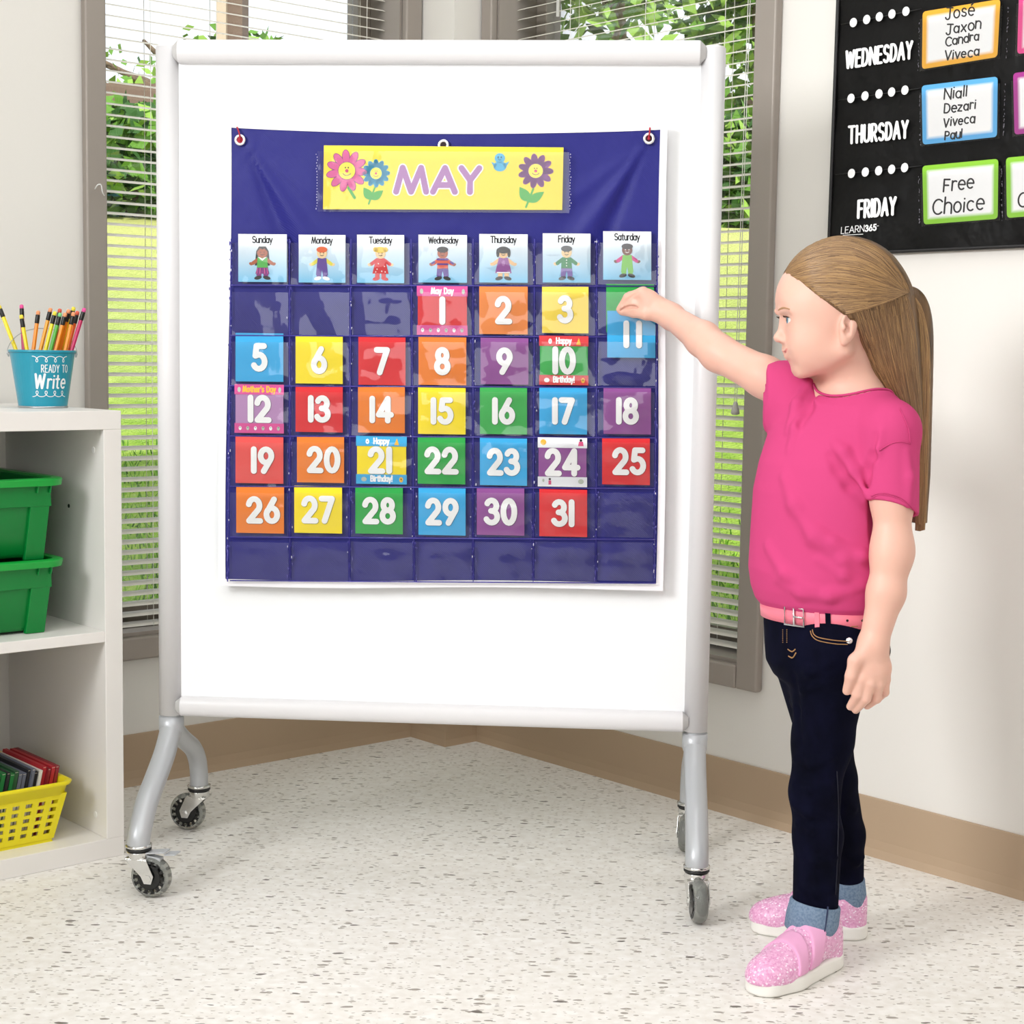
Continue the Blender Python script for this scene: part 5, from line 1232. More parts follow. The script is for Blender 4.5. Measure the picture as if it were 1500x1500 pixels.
def ridge_on(prims, pts, r, k):
    P = [hit(prims, x, y) for x, y in pts]; P = [p for p in P if p is not None]
    return [('s', k, rc(P[i], P[i+1], r, r)) for i in range(len(P)-1)]
rarm = [('u', .02, rc(Rs_, G(1120, 552, 2.445), .032, .0300)), ('u', .012, rc(G(1120, 552, 2.445), eR, .0300, .0268)), ('u', .014, rc(eR, G(1030, 497, 2.53), .0268, .0262)), ('u', .012, rc(G(1030, 497, 2.53), wR, .0262, .0188))]
def gr(x, y, Y): return G(x, y, Y)
rarm += [('u', .010, rc(wR, gr(948, 437, 2.612), .0180, .0140)), ('u', .010, rc(wR, gr(950, 437, 2.636), .0170, .0130)), ('u', .010, rc(wR, gr(956, 452, 2.612), .0165, .0125))]
rarm += chain([gr(950, 437, 2.610), gr(940, 429, 2.608), gr(920, 436, 2.626), gr(907.5, 453, 2.640)], [.0125, .0088, .0076, .0056], .008, .003)
rarm += chain([gr(950, 436, 2.622), gr(942, 428, 2.624), gr(923, 434, 2.638), gr(911, 450, 2.6465)], [.0115, .0086, .0074, .0056], .006, .003)
rarm += chain([gr(954, 438, 2.632), gr(946, 431, 2.636), gr(928, 437, 2.645), gr(920, 450, 2.6475)], [.0110, .0080, .0068, .0054], .006, .003)
rarm += chain([gr(960, 442, 2.638), gr(954, 436, 2.643), gr(938, 443, 2.648), gr(931, 452, 2.6485)], [.0095, .0068, .0058, .0050], .006, .003)
rarm += chain([gr(966, 458, 2.605), gr(947, 459, 2.607), gr(928, 457.5, 2.624), gr(911, 457, 2.640)], [.0140, .0105, .0082, .0058], .008, .004)
rarm += [('u', .006, rc(gr(950, 446, 2.612), gr(931, 447, 2.620), .0140, .0110)), ('u', .006, rc(gr(931, 447, 2.620), gr(916, 452, 2.632), .0110, .0075))]
_sl = [hit(rarm, x, y) for x, y in ((936, 451.5), (929, 449.5), (922, 449.5), (915, 451.5), (908.5, 455))]
_sl = [p for p in _sl if p is not None]
rarm += chain(_sl, [.0014, .0027, .0028, .0024, .0018][:len(_sl)], .001, .001, 's')+chain([p+(p-CP)/np.linalg.norm(p-CP)*.004 for p in _sl], [.0010, .0026, .0028, .0024, .0012][:len(_sl)], .001, .001, 's')
rarm += ridge_on(rarm, [(935, 428.5), (928, 432), (919, 439), (912, 447)], .0014, .0012)
anL = G(1189, 1362, 2.300); anR = G(1243, 1316, 2.437)
legs = [('u', .03, rc(G(1222, 965, Y0-.05), G(1200, 1150, 2.315), .034, .023)), ('u', .02, rc(G(1200, 1150, 2.315), anL, .023, .020)), ('u', .02, rc(anL, anL-Z*.045, .021, .020)),
        ('u', .03, rc(G(1190, 965, Y0+.05), G(1219, 1140, 2.39), .034, .021)), ('u', .02, rc(G(1219, 1140, 2.39), anR, .021, .0180)), ('u', .02, rc(anR, anR-Z*.045, .0180, .0180))]
body = head+neck+trunk+larm+rarm+legs
def skin_mat(C_):
    o = np.zeros(len(C_), int); near = (C_[:, 0] < H(1176, 517)[0]) & (np.abs(C_[:, 2]-zm) < .02) & (np.abs(Y0-C_[:, 1]) < .026)
    Q = C_[near]; d = np.minimum(ev(chain(LIPU, [.0032*k for k in lr], 0, 0), Q), ev(chain(LIPD, [.0042*k for k in lr], 0, 0), Q)); o[near] = d < .0006
    return o
person = solid('person', body, (.15, 2.02, .02), (.66, 2.72, 1.09), .0017, [SKIN, LIP], None, 2, skin_mat,
   label='girl in a pink T-shirt and dark jeans reaching to the blue calendar chart', cat='person', base=G(1195, 1400, 2.34)*A(1, 1, 0))
# ---------------- eyes and brows
EYEW = M('eye_white', '#dcd5cf', .15, spec=.5); IRIS = M('iris_blue_grey', '#5c7f93', .15, spec=.6); PUP = M('pupil', '#0c0b0c', .1, spec=.6)
HAIRC = [M('hair_honey', '#8f6f4c', .42, spec=.45), M('hair_light', '#a98558', .40, spec=.5), M('hair_brown', '#7d5f42', .45, spec=.45), M('hair_dark', '#654a33', .5, spec=.4)]
LASH = M('eyelash_brown', '#4a3023', .6); BROW = M('eyebrow_light_brown', '#a9805c', .7)
for sg in (-1, 1):
    c = H(1158.5, 469, sg*.0265); gz = A(-1, -.06, -.02); gz /= np.linalg.norm(gz); prof = []; m = MB()
    angs = np.radians([0, 8, 14, 15.5, 24, 31, 33, 50, 70, 90, 130, 180]); rr = .0113
    for mi, (i0, i1) in enumerate(((0, 2), (3, 5), (6, 11))):
        m.lathe([(rr*math.sin(a), -rr*math.cos(a)) for a in angs[i0:i1+1]], c, -gz, 24, (2, 1, 0)[mi])
    m.lathe([(rr*math.sin(a), -rr*math.cos(a)) for a in angs[2:4]], c, -gz, 24, 1); m.lathe([(rr*math.sin(a), -rr*math.cos(a)) for a in angs[5:7]], c, -gz, 24, 0)
    m.build('eye', [EYEW, IRIS, PUP], person, smooth=True)
    def onface(x, y, b, d=.0):   # march from outside the face inward along +X
        p = H(x, y, b)-A(.05, 0, 0)
        for _ in range(90):
            q = ev(head, p[None])[0]
            if q < .0003: break
            p = p+A(max(q*.8, .0004), 0, 0)
        return p-A(d, 0, 0)
    m = MB(); L = [onface(0, 465.2+.9*abs(t)**2*2.2, sg*(.0265+.0098*t), .0004) for t in np.linspace(-1, 1, 13)]
    L = [onface(1157, 466-1.6*(1-t*t), sg*(.0265+.0098*t), .0006) for t in np.linspace(-1, 1, 13)]
    m.tube(L, [.0004+.0006*(1-abs(t)**3) for t in np.linspace(-1, 1, 13)], 6)
    for t in np.linspace(-.85, .95, 15):
        p = onface(1157, 466-1.6*(1-t*t), sg*(.0265+.0098*t), .0008); m.tube([p, p+A(-.0022, -sg*.0018*t-(.001*sg), .0002), p+A(-.0036, -sg*.0030*t-(.002*sg), .0012)], [.00035, .00025, .0001], 4)
    m.build('eyelash', LASH, person)
    m = MB(); q = [onface(1150, 455.5-3.6*math.sin(math.pi*min(1, .05+t*.85)), sg*(.016+.028*t), -.0005) for t in np.linspace(0, 1, 12)]
    m.tube(q, [.0007+.0008*math.sin(math.pi*min(1, .2+t*.75)) for t in np.linspace(0, 1, 12)], 6); m.build('eyebrow', BROW, person, smooth=True)
# ---------------- T-shirt
def row(y, cx, a, b, dy=0.):
    p = G(cx, y, Y0+dy); return (p[2], p[0], p[1], a, b)
torso = [row(572, 1240, .038, .066, .008), row(592, 1235, .056, .094, .008), row(625, 1229, .070, .109, .006), row(680, 1215, .077, .111), row(720, 1206.5, .080, .110), row(780, 1204, .084, .111), row(835, 1201.5, .087, .111), row(862, 1203, .085, .109), row(880, 1204, .080, .104), row(892, 1204, .070, .094)]
lsl0, lsl1 = G(1303, 628, Y0-.078), G(1305, 752, YL)
rsl0, rsl1 = G(1172, 585, Y0+.07), G(1121, 571, 2.440)
shirt = [('u', 0, loft(torso, fd, ld)), ('u', .02, rc(G(1262, 604, Y0-.02), Ls, .040, .038)), ('u', .02, rc(G(1240, 604, Y0+.03), Rs_, .042, .040))]
shirt += [('u', .010, inter(rc(lsl0, lsl1+(lsl1-lsl0)*.1, .041, .0375), half(G(1303, 744, YL), (-.28, -.30, -1))))]
rax = rsl1-rsl0
shirt += [('u', .020, inter(rc(rsl0, rsl1+rax*.3, .050, .0405), half(G(1124, 575, 2.43), (-1, .12, -.03)))), ('u', .02, inter(rc(G(1165, 600, Y0+.07), G(1124, 598, 2.435), .040, .0300), half(G(1124, 575, 2.43), (-1, .12, -.03))))]
base_shirt = list(shirt)
def ridge(pts, r=.006, k=.012, out=-.001, op='u'):
    P = [hit(base_shirt, x, y) for x, y in pts]; P = [p for p in P if p is not None]
    P = [p+(p-CP)/np.linalg.norm(p-CP)*out for p in P]
    n = len(P)
    return [(op, k, rc(P[i], P[i+1], r*(1-.75*abs(2*i/(n-1)-1)), r*(1-.75*abs(2*(i+1)/(n-1)-1)))) for i in range(n-1)]
folds = []
folds += ridge([(1203, 562), (1188, 590), (1168, 625), (1157, 660)], .0095, .010, .003); folds += ridge([(1186, 560), (1168, 592), (1154, 632)], .008, .009, .002)
folds += ridge([(1201, 566), (1182, 598), (1172, 622)], .0042, .016, -.001, 's'); folds += ridge([(1272, 742), (1266, 715), (1270, 688), (1280, 660)], .0060, .012, .0, 's')
folds += ridge([(1270, 725), (1250, 690), (1235, 662), (1220, 645)], .0085, .011, .002); folds += ridge([(1263, 735), (1245, 712), (1228, 688), (1216, 668)], .0060, .012, .0, 's')
folds += ridge([(1277, 690), (1284, 660), (1292, 632)], .006, .010, .002); folds += ridge([(1270, 700), (1277, 668), (1281, 640)], .004, .010, -.002, 's')
folds += ridge([(1150, 700), (1165, 740), (1195, 785), (1235, 820), (1275, 845)], .0085, .016, .001); folds += ridge([(1185, 772), (1220, 795), (1262, 815), (1282, 820)], .0075, .012, .000)
folds += ridge([(1140, 850), (1175, 868), (1215, 872), (1262, 858)], .006, .014, .002); folds += ridge([(1200, 820), (1235, 842), (1275, 862)], .005, .012, .002)
folds += ridge([(1125, 800), (1150, 840), (1190, 862)], .005, .014, .002); folds += ridge([(1328, 662), (1332, 700), (1330, 740)], .006, .008, .002)
shirt += folds
collar_c = G(1254, 561, Y0+.006)
shirt += [('s', .003, ell(collar_c, .060, .062, .042)), ('s', 0, rc(collar_c-Z*.03, collar_c+Z*.05, .034, .05))]
shirt += [('s', 0, rc(lsl1+(lsl0-lsl1)*.12, lsl1+(lsl1-lsl0)*.3, .0315, .0325)), ('s', 0, rc(rsl1-rax*.4, rsl1+rax, .0335, .0365)), ('s', .004, ell(G(1206, 905, Y0), .092, .092, .018))]
TEE = noise_bump(M('pink_cotton', '#c64377', .85, spec=.15), 900, .12, .0006)
tee = solid('t_shirt', shirt, (.22, 2.10, .48), (.66, 2.56, .92), .0024, TEE, person, 2)
# seams: neck binding, sleeve and hem stitching laid on the cloth
PINKD = M('pink_rib_knit', '#bf3f72', .85, spec=.2)
def laid(prims, pts, r, name, mat, parent, n=5, out=.0004, closed=False):
    P = []
    for q in crom([A(a, b, 0) for a, b in pts], n):
        p = hit(prims, q[0], q[1])
        if p is not None: P.append(p-(p-CP)/np.linalg.norm(p-CP)*out)
    if len(P) < 2: return None
    m = MB(); m.tube(P, r, 6); return m.build(name, mat, parent, smooth=True)
m = MB(); ring_ = []
for a in np.linspace(0, 2*math.pi, 72, endpoint=False):
    # where the neck opening cuts the cloth: walk down the inside of the opening
    dx, dy = math.cos(a), math.sin(a); best = None
    for q in np.linspace(.01, .99, 160):
        p = collar_c+A(.060*dx*math.sin(math.pi/2*q), .062*dy*math.sin(math.pi/2*q), -.042*math.cos(math.pi/2*q))
        if ev(base_shirt, p[None])[0] < 0: best = p; continue
        if best is not None: break
    if best is not None: ring_.append(best+A(0, 0, .0004))
ring_ = [sum(ring_[(i+k) % len(ring_)] for k in (-2, -1, 0, 1, 2))/5 for i in range(len(ring_))]
if len(ring_) > 8: m.tube(ring_, .0019, 8, closed=True); m.build('neck_binding', PINKD, tee, smooth=True)
for pts in ([(1276, 727), (1290, 722.5), (1308, 725), (1325, 733), (1337, 745)], [(1277, 729.5), (1290, 725), (1308, 727.5), (1325, 735.5), (1336.5, 747)]): laid(shirt, pts, .0006, 'sleeve_stitching', PINKD, tee)
laid(shirt, [(1318, 598), (1330, 625), (1334, 650)], .0010, 'shoulder_seam', PINKD, tee); laid(shirt, [(1288, 660), (1305, 650), (1320, 647), (1334, 650)], .0009, 'shoulder_seam', PINKD, tee)
# ---------------- jeans
DEN = noise_bump(noise_color(M('dark_indigo_denim', '#090a1a', .85, spec=.05), '#060713', '#0d0e22', 30, (1, 1, .5), .3, .75), 500, .2, .0006)
jt = [row(868, 1205, .070, .092), row(905, 1206, .071, .093), row(945, 1211, .076, .096), row(972, 1209, .074, .090), row(992, 1207, .062, .074), row(1004, 1206, .040, .050)]
jeans = [('u', 0, loft(jt, fd, ld)),
 ('u', .03, rc(G(1219, 955, Y0-.035), G(1205, 1085, 2.320), .0580, .0420)), ('u', .016, rc(G(1205, 1085, 2.320), G(1193, 1160, 2.312), .0420, .0350)), ('u', .012, rc(G(1193, 1160, 2.312), G(1198, 1225, 2.31), .0350, .0345)), ('u', .012, rc(G(1198, 1225, 2.31), G(1194, 1335, 2.300), .0345, .0325)),
 ('u', .018, rc(G(1186, 960, Y0+.035), G(1208, 1080, 2.375), .0540, .0400)), ('u', .008, rc(G(1208, 1080, 2.375), G(1219, 1140, 2.39), .0400, .0355)), ('u', .010, rc(G(1219, 1140, 2.39), G(1234, 1222, 2.42), .0355, .0330)), ('u', .010, rc(G(1234, 1222, 2.42), G(1244, 1300, 2.435), .0330, .0220))]
base_jeans = list(jeans)
base_shirt_keep = base_shirt; base_shirt = base_jeans
jf = []
for pts, r in (([(1165, 1000), (1185, 985), (1215, 972)], .005), ([(1160, 1030), (1178, 1010), (1205, 1000)], .004), ([(1165, 1112), (1190, 1118), (1220, 1108)], .005), ([(1162, 1178), (1185, 1190), (1222, 1198)], .006), ([(1168, 1206), (1190, 1214), (1225, 1210)], .005),
               ([(1163, 1150), (1185, 1156), (1215, 1148)], .004), ([(1168, 1252), (1195, 1262), (1224, 1256)], .004), ([(1172, 1300), (1195, 1308), (1222, 1302)], .004), ([(1240, 1180), (1252, 1186), (1262, 1182)], .004), ([(1242, 1255), (1254, 1262), (1264, 1256)], .004)): jf += ridge(pts, r, .010, .0015)
jf += ridge([(1163, 990), (1166, 1040), (1172, 1090)], .004, .010, -.002, 's')
base_shirt = base_shirt_keep
jeans = jeans+jf+[('s', 0, half(G(1205, 872, Y0), (0, 0, -1)))]
for an, dn in ((anL, .035), (anR, .03)): pass
jn = solid('jeans', jeans, (.22, 2.18, .03), (.62, 2.52, .60), .0026, DEN, person, 2)
THR = M('tan_topstitch', '#a57a4c', .7)
laid(jeans, [(1190, 922), (1192, 929), (1200, 934), (1222, 938), (1242, 939.5)], .0007, 'topstitching', THR, jn); laid(jeans, [(1187, 924), (1190, 932), (1199, 938.5), (1222, 943), (1242, 944)], .0007, 'topstitching', THR, jn)
laid(jeans, [(1154, 951), (1160, 954.5), (1165, 951)], .0009, 'topstitching', THR, jn); laid(jeans, [(1155, 961), (1161, 963.5), (1166, 956)], .0009, 'topstitching', THR, jn)
for k in range(7): laid(jeans, [(1146.5, 922+k*3), (1146.7, 923.3+k*3)], .0006, 'topstitching', THR, jn, 1); laid(jeans, [(1152.5, 922+k*3), (1152.7, 923.3+k*3)], .0006, 'topstitching', THR, jn, 1)
laid(jeans, [(1247, 912), (1258, 911), (1268, 909)], .0007, 'topstitching', THR, jn); laid(jeans, [(1247, 918), (1258, 917), (1268, 915)], .0007, 'topstitching', THR, jn)
laid(jeans, [(1226, 1130), (1228, 1180), (1227, 1250), (1224, 1310)], .0008, 'side_seam', M('denim_seam', '#0c0d22', .8), jn)
p = hit(jeans, 1244, 938.5)
if p is not None:
    dv = (CP-p)/np.linalg.norm(CP-p); m = MB(); m.lathe([(.0046, 0), (.0046, .0010), (.0034, .0018), (.0020, .0012), (.0016, .0016), (.0001, .0017)], p-dv*.0004, dv, 18); m.build('pocket_rivet', NICK, jn, smooth=True)
CUFF = noise_color(M('grey_blue_denim_inside', '#6f8298', .85, spec=.15), '#647890', '#7d8fa4', 300)
def cuff(a, b, r0_, r1_, nm='cuff'):
    ax = b-a; L = np.linalg.norm(ax); ax /= L; pr = [(r0_-.002, .0), (r0_+.001, -.001), (r0_+.0025, .002), (r1_+.003, L*.55), (r1_+.0022, L-.002), (r1_+.0008, L), (r1_-.003, L-.001), (r0_-.004, .004)]
    m = MB(); m.lathe(pr, a, ax, 40, closed=True); o = m.build(nm, CUFF, jn, smooth=True); return o
cuff(G(1194.5, 1322, 2.300), G(1186.5, 1364, 2.297), .0345, .0355); cuff(G(1241, 1286, 2.435), G(1243.5, 1328, 2.437), .0240, .0245)
laid([('u', 0, rc(G(1194.5, 1322, 2.300), G(1186.5, 1364, 2.297), .0372, .0385))], [(1213, 1328), (1211, 1345), (1207, 1370)], .0012, 'cuff_seam', M('navy_seam', '#2a3352', .8), jn)
# ---------------- belt
BELT = M('coral_pink_leather', '#ee7d90', .45, spec=.4)
belt = thing('belt_root', (0, 0, 0), None, None) if False else None
def beltpt(a, z, e=0.):
    zz = z; T = np.array(sorted(jt)); cx, cy, aa, bb = (np.interp(np.clip(zz, T[0, 0], T[-1, 0]), T[:, 0], T[:, k]) for k in (1, 2, 3, 4))
    return A(cx, cy, 0)+fd*(aa+e)*math.cos(a)+ld*(bb+e)*math.sin(a)+Z*zz
zb0 = float(G(1170, 916, Y0-.06)[2]); zb1 = float(G(1170, 891, Y0-.06)[2])
m = MB(); n_ = 96; V = []
for i in range(n_):
    a = 2*math.pi*i/n_; V += [beltpt(a, zb0, .0006), beltpt(a, zb0, .0042), beltpt(a, (zb0+zb1)/2, .0050), beltpt(a, zb1, .0046), beltpt(a, zb1, .0006)]
m.add(V, [(i*5+k, i*5+(k+1) % 5, ((i+1) % n_)*5+(k+1) % 5, ((i+1) % n_)*5+k) for i in range(n_) for k in range(5)]); belt = m.build('belt', BELT, person, smooth=True)
m = MB(); zc = (zb0+zb1)/2; hz = (zb1-zb0)/2+.0005
fr_ = [beltpt(-.12, zc-hz, .0075), beltpt(-.12, zc+hz, .0075), beltpt(.20, zc+hz, .0078), beltpt(.20, zc-hz, .0078)]
m.tube(fr_, .0017, 8, closed=True); m.tube([beltpt(.04, zc-hz, .0075), beltpt(.04, zc+hz, .0075)], .0014, 8); m.tube([beltpt(.04, zc, .009), beltpt(.19, zc, .0095)], .0013, 8); m.build('buckle', NICK, belt, smooth=True)
m = MB()
for a in (.52, .60): 
    V = [beltpt(a, zb0-.002, .001), beltpt(a, zb0-.002, .0062), beltpt(a, zb1+.002, .0062), beltpt(a, zb1+.002, .001)]
    if a == .52: V0 = V
m.add(V0+V, [(0, 1, 5, 4), (1, 2, 6, 5), (2, 3, 7, 6), (0, 3, 2, 1), (4, 5, 6, 7)]); m.build('belt_loop', DEN, belt)
m = MB(); V0 = [beltpt(.36, zb0-.001, .001), beltpt(.36, zb0-.001, .0060), beltpt(.36, zb1+.001, .0060), beltpt(.36, zb1+.001, .001)]; V = [beltpt(.43, zb0-.001, .001), beltpt(.43, zb0-.001, .0060), beltpt(.43, zb1+.001, .0060), beltpt(.43, zb1+.001, .001)]
m.add(V0+V, [(0, 1, 5, 4), (1, 2, 6, 5), (2, 3, 7, 6), (0, 3, 2, 1), (4, 5, 6, 7)]); m.build('keeper_loop', BELT, belt)
for a in (.86, 1.12):
    c = beltpt(a, zc, .0048); dv = fd*math.cos(a)+ld*math.sin(a); m = MB(); m.lathe([(.0018, 0), (.0018, .0006)], c, dv, 12); m.build('belt_hole', BLACK, belt)
# ---------------- shoes
GLIT = M('pink_glitter_fabric', '#e58fc6', .35, spec=.5)
def glitter():
    n, l, b = nodes(GLIT); tc = n.new('ShaderNodeTexCoord'); v = n.new('ShaderNodeTexVoronoi'); v.inputs['Scale'].default_value = 420; l.new(tc.outputs['Object'], v.inputs['Vector'])
    r = n.new('ShaderNodeValToRGB'); e = r.color_ramp.elements; e[0].position = .1; e[0].color = lin('#dd97c1'); e[1].position = .9; e[1].color = lin('#edb9d8'); x = e.new(.96); x.color = lin('#fbe9f6')
    sp = n.new('ShaderNodeSeparateColor'); l.new(v.outputs['Color'], sp.inputs[0]); l.new(sp.outputs[0], r.inputs[0]); l.new(r.outputs[0], b.inputs['Base Color'])
    mr = n.new('ShaderNodeMapRange'); mr.inputs['To Min'].default_value = .15; mr.inputs['To Max'].default_value = .6; l.new(sp.outputs[1], mr.inputs['Value']); l.new(mr.outputs[0], b.inputs['Roughness'])
    bp = n.new('ShaderNodeBump'); bp.inputs['Strength'].default_value = .5; bp.inputs['Distance'].default_value = .0012; l.new(sp.outputs[2], bp.inputs['Height']); l.new(bp.outputs[0], b.inputs['Normal'])
glitter()
PSTR = M('pink_strap', '#e3a3c8', .5, spec=.4); SOLE = M('white_rubber_sole', '#efece6', .5, spec=.3); SOCK = M('red_pink_sock', '#d8394c', .85); LINE = M('grey_shoe_lining', '#a59a98', .8)
def shoe(heel, toe, label):
    d = toe-heel; d[2] = 0; L = np.linalg.norm(d); d /= L; sd = np.cross(Z, d)
    def q(x, y, z): return heel+d*x+sd*y+Z*z
    hl, bl_, tp = q(.027, 0, 0), q(L*.66, .002, 0), q(L-.030, 0, 0)
    def foot2(e):
        def f(P):
            P2 = P.copy(); P2[:, 2] = 0
            return smin(smin(rc(hl, bl_, .0265+e, .0330+e)(P2), rc(bl_, tp, .0330+e, .0295+e)(P2), .01), 9., 0)
        return f
    def slabz(z0, z1, r): return lambda P: np.abs(P[:, 2]-(z0+z1)/2)-(z1-z0)/2
    fz = foot2(-.004)
    def solef(P):
        a, b = fz(P), np.abs(P[:, 2]-.0115)-.0072; return np.minimum(np.maximum(a, b), 0)+np.sqrt(np.maximum(a, 0)**2+np.maximum(b, 0)**2)-.0042
    sole = [('u', 0, solef)]
    up = [('u', 0, ell(q(L-.045, 0, .022), .048, .0335, .030, np.array([d, sd, Z]))), ('u', .02, rc(q(L*.62, 0, .026), q(.040, 0, .046), .031, .026)), ('u', .015, rc(q(.028, 0, .020), q(.024, 0, .058), .026, .0215)), ('u', .02, rc(q(L*.5, 0, .040), q(.05, 0, .062), .022, .024))]
    full = list(up)
    up += [('s', 0, half(q(0, 0, .017), (0, 0, 1)) if False else (lambda P: P[:, 2]-.016)), ('s', .003, rc(q(.045, 0, .060), q(.040, 0, .13), .0250, .034))]
    lo = np.minimum(heel, toe)-.07; hi = np.maximum(heel, toe)+.07; lo[2] = -.004; hi[2] = .12
    root = solid('shoe', up, lo, hi, .0019, GLIT, person, 2)
    solid('sole', sole, lo, hi, .0019, SOLE, root, 1)
    for x0, x1, tilt in ((L*.36, L*.50, .5), (L*.545, L*.665, .4)):
        nx = d+Z*tilt; nx /= np.linalg.norm(nx)
        c0_, c1_ = q(x0, 0, .055), q(x1, 0, .052)
        st = [('u', 0, lambda P, c0_=c0_, c1_=c1_, nx=nx: np.maximum.reduce([ev(full, P)-.0032, -(ev(full, P)+.004), -((P-c0_)@nx), (P-c1_)@nx, .024-P[:, 2]]))]
        solid('strap', st, lo, hi, .0017, PSTR, root, 1)
    m = MB(); m.lathe([(.0205, .05), (.0225, .062), (.0215, .074), (.0195, .074)], q(.043, 0, 0), Z, 28); m.build('sock', SOCK, root, smooth=True)
    return root
shoe(onfloor(1224, 1408), onfloor(1103, 1459), ''); shoe(onfloor(1271, 1372), onfloor(1099, 1361), '')
# ---------------- hair
hp1n = A(-.55, 0, -.835)
hl_a, hl_b = H(1141, 404), H(1222, 463)
dv = hl_b-hl_a; hl_n = A(dv[2], 0, -dv[0]); hl_n = hl_n/np.linalg.norm(hl_n); hl_n = hl_n if hl_n[2] < 0 else -hl_n
l2a, l2b = H(1226, 440), H(1262, 520); dv = l2b-l2a; l2n = A(dv[2], 0, -dv[0]); l2n = l2n/np.linalg.norm(l2n); l2n = l2n if l2n[0] < 0 else -l2n
cap = [('u', 0, ell(H(1236, 433.5), .0915, .0775, .0845))]
cap += [('s', .004, lambda P: -np.minimum(-((P-hl_a)@(-hl_n))*-1, 9) if False else np.maximum(-((P-hl_a)@hl_n), -((P-l2a)@l2n)))]
def smooth_chain(pts, rs, k0, k, n=7):
    Q = crom([A(*p, r) for p, r in zip(pts, rs)], n); return chain([q[:3] for q in Q], [q[3] for q in Q], k0, k)
back = smooth_chain([G(1287, 455, Y0), G(1296, 500, Y0+.005), G(1309, 545, Y0+.018), G(1325, 592, Y0+.035), G(1337, 645, Y0+.052), G(1342, 705, Y0+.065), G(1345, 776, Y0+.075)], [.046, .0425, .0335, .0225, .0135, .0110, .007], .03, .012)
tail = smooth_chain([G(1330, 429, Y0), G(1341, 443, Y0), G(1348, 475, Y0+.004), G(1350, 530, Y0+.018), G(1350, 610, Y0+.040), G(1349, 700, Y0+.060), G(1347, 777, Y0+.07)], [.006, .0105, .0128, .0130, .0120, .0105, .007], .004, .01)
hair = cap+back
def streak(name, stretch):
    m = noise_color(M(name, '#7d5d3d', .45, spec=.4), '#4c3825', '#7f6040', 40, stretch, .3, .7, 5)
    return noise_bump(m, 60, .8, .004, stretch, 4)
HS = [streak('hair_swept_back', (.10, 1, 1)), streak('hair_hanging', (1.2, 1.2, .06))]
hr = solid('hair', hair, (.25, 2.2, .64), (.62, 2.52, 1.10), .0025, HS, person, 2, lambda C_: np.where(C_[:, 2] < H(1240, 458)[2]+(C_[:, 0]-H(1240, 458)[0])*.28, 1, 0))
tl_o = solid('ponytail', tail, (.45, 2.28, .64), (.62, 2.48, 1.02), .0020, HS[1], hr, 2)
def strands(prims, fams, name, parent, rad=(.0004, .00085), mir=False, out=.0005, seed=1, far=.45, NP=24):
    """locks traced over the hair; each family is a list of guide curves in photograph pixels, blended between neighbours"""
    r = np.random.default_rng(seed); m = MB()
    for guides, cnt, shade in fams:
        Gd = [np.array([p[:2] for p in crom([A(x, y, 0) for x, y in g], 8)]) for g in guides]
        ln = min(len(g) for g in Gd); Gd = [g[np.linspace(0, len(g)-1, NP).round().astype(int)] for g in Gd]
        cur = []
        for _ in range(cnt):
            t = r.random()*(len(Gd)-1); i = min(int(t), len(Gd)-2); f = t-i; C_ = Gd[i]*(1-f)+Gd[i+1]*f
            cur.append(C_+np.cumsum(r.normal(0, .16, (NP, 2)), 0)*np.linspace(1, .3, NP)[:, None])
        Q = hits(prims, np.concatenate(cur)).reshape(cnt, NP, 3)
        for ci in range(cnt):
            a = int(r.integers(0, 3)); b = NP-int(abs(r.normal(0, 1.6))); P = []; last = None
            for (x, y), p in list(zip(cur[ci], Q[ci]))[a:b]:
                if np.isnan(p[0]):
                    if last is None: continue
                    p = G(x, y, last[1])
                P.append(p-(p-CP)/np.linalg.norm(p-CP)*out*r.uniform(.2, 2.2)); last = p
            if len(P) < 5: continue
            P = [P[0]]+[(P[k-1]+6*P[k]+P[k+1])/8 for k in range(1, len(P)-1)]+[P[-1]]
            w_ = r.uniform(*rad); n = len(P); mi = int(r.choice(4, p=shade)); rs_ = [w_*(.35+.65*math.sin(math.pi*min(1, (k+.6)/n*1.05))) for k in range(n)]
            m.tube(P, rs_, 4, mi, cap=False)
            if mir and guides[0][0][1] < 420 and r.random() < far: m.tube([A(p[0], 2*Y0-p[1], p[2]) for p in P], rs_, 4, mi, cap=False)
    return m.build(name, HAIRC, parent, smooth=True)
T_ = (1330, 429)
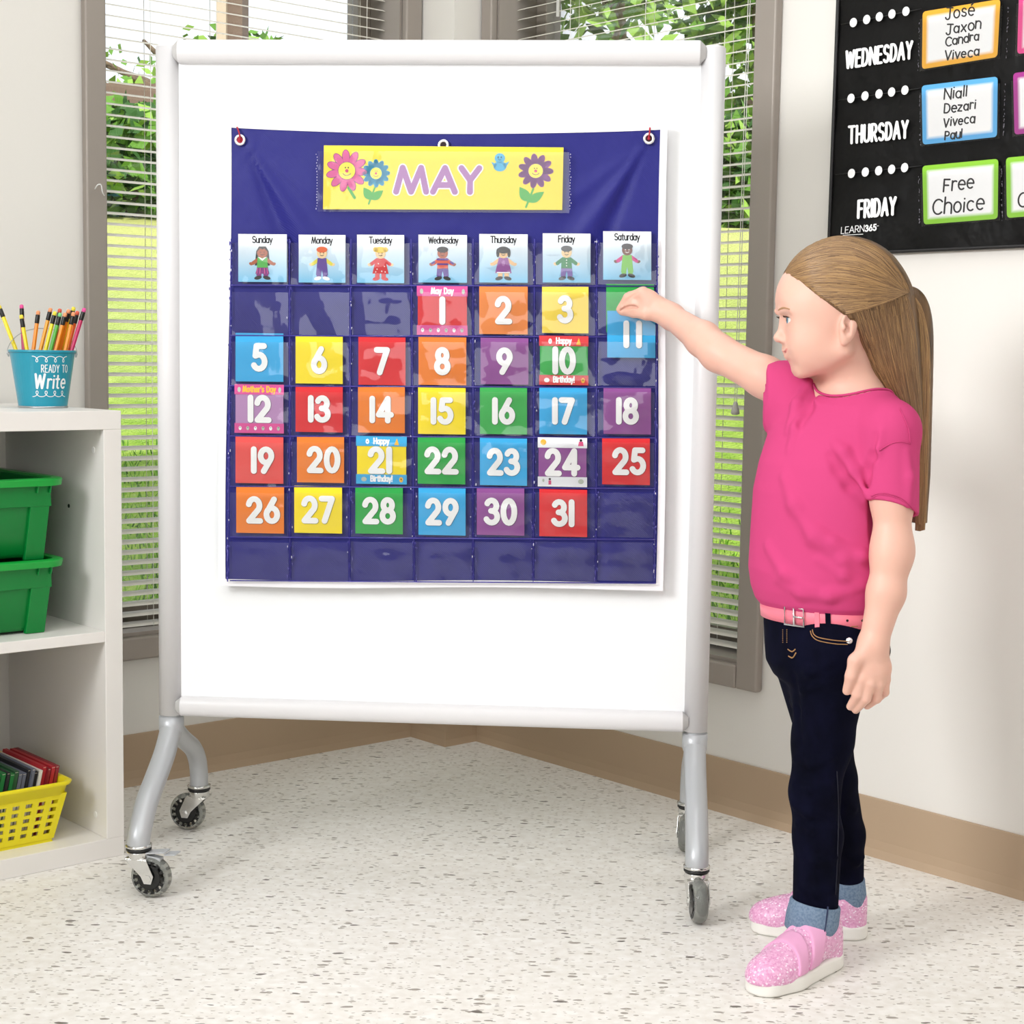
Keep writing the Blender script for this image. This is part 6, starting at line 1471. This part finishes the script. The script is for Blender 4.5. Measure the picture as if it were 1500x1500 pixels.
top_g = [[(1160, 380), (1180, 360), (1208, 349), (1240, 346.5), (1288, 363), (1318, 398), (1332, 426)], [(1150, 391), (1174, 368), (1205, 354), (1242, 351), (1288, 371), (1316, 402), T_], [(1144, 400), (1172, 378), (1210, 364), (1250, 364), (1294, 388), T_], [(1142, 405), (1175, 392), (1215, 384), (1258, 388), (1300, 408), T_],
         [(1147, 414), (1182, 406), (1222, 403), (1268, 410), (1304, 421), T_], [(1155, 426), (1188, 425), (1226, 425), (1270, 428), (1305, 430), T_], [(1166, 440), (1197, 445), (1230, 443), (1270, 440), (1304, 436), T_], [(1180, 449), (1208, 459), (1236, 460), (1270, 452), (1304, 441), T_]]
cur_g = [[(1232, 458), (1246, 478), (1258, 512), (1280, 552), (1307, 592), (1328, 630), (1340, 690), (1345, 770)], [(1248, 450), (1262, 490), (1280, 535), (1302, 575), (1322, 615), (1336, 670), (1345, 772)], [(1270, 446), (1285, 500), (1303, 555), (1322, 600), (1334, 650), (1342, 710), (1347, 777)],
         [(1296, 442), (1306, 500), (1318, 555), (1330, 605), (1340, 660), (1345, 720), (1348, 777)], [(1316, 436), (1324, 490), (1331, 550), (1340, 610), (1346, 670), (1349, 725), (1350, 777)], [(1325, 433), (1333, 480), (1339, 540), (1345, 600), (1349, 670), (1351, 725), (1351, 776)], [(1329, 431), (1339, 472), (1345, 535), (1350, 600), (1352, 670), (1353, 725), (1352, 776)]]
tail_g = [[(1330, 430), (1334, 450), (1336, 500), (1337, 570), (1340, 650), (1342, 720), (1341, 777)], [(1331, 429), (1344, 447), (1350, 500), (1351, 570), (1350, 650), (1349, 720), (1347, 778)], [(1332, 428), (1349, 448), (1360, 495), (1362, 560), (1360, 650), (1358, 720), (1355, 776)]]
strands(hair, [(top_g, 1000, (.36, .34, .22, .08)), (cur_g, 950, (.34, .14, .34, .18))], 'hair_locks', hr, mir=True)
strands(tail, [(tail_g, 320, (.34, .46, .15, .05))], 'ponytail_locks', hr)
m = MB(); c = G(1329, 429, Y0-.001); m.lathe([(.0068+.0016*math.cos(q), .0022*math.sin(q)) for q in np.linspace(0, 2*math.pi, 10)[:-1]], c, A(.9, 0, -.15), 20, closed=True); m.build('hair_tie', M('clear_hair_tie', '#d9cdb8', .3), hr, smooth=True)
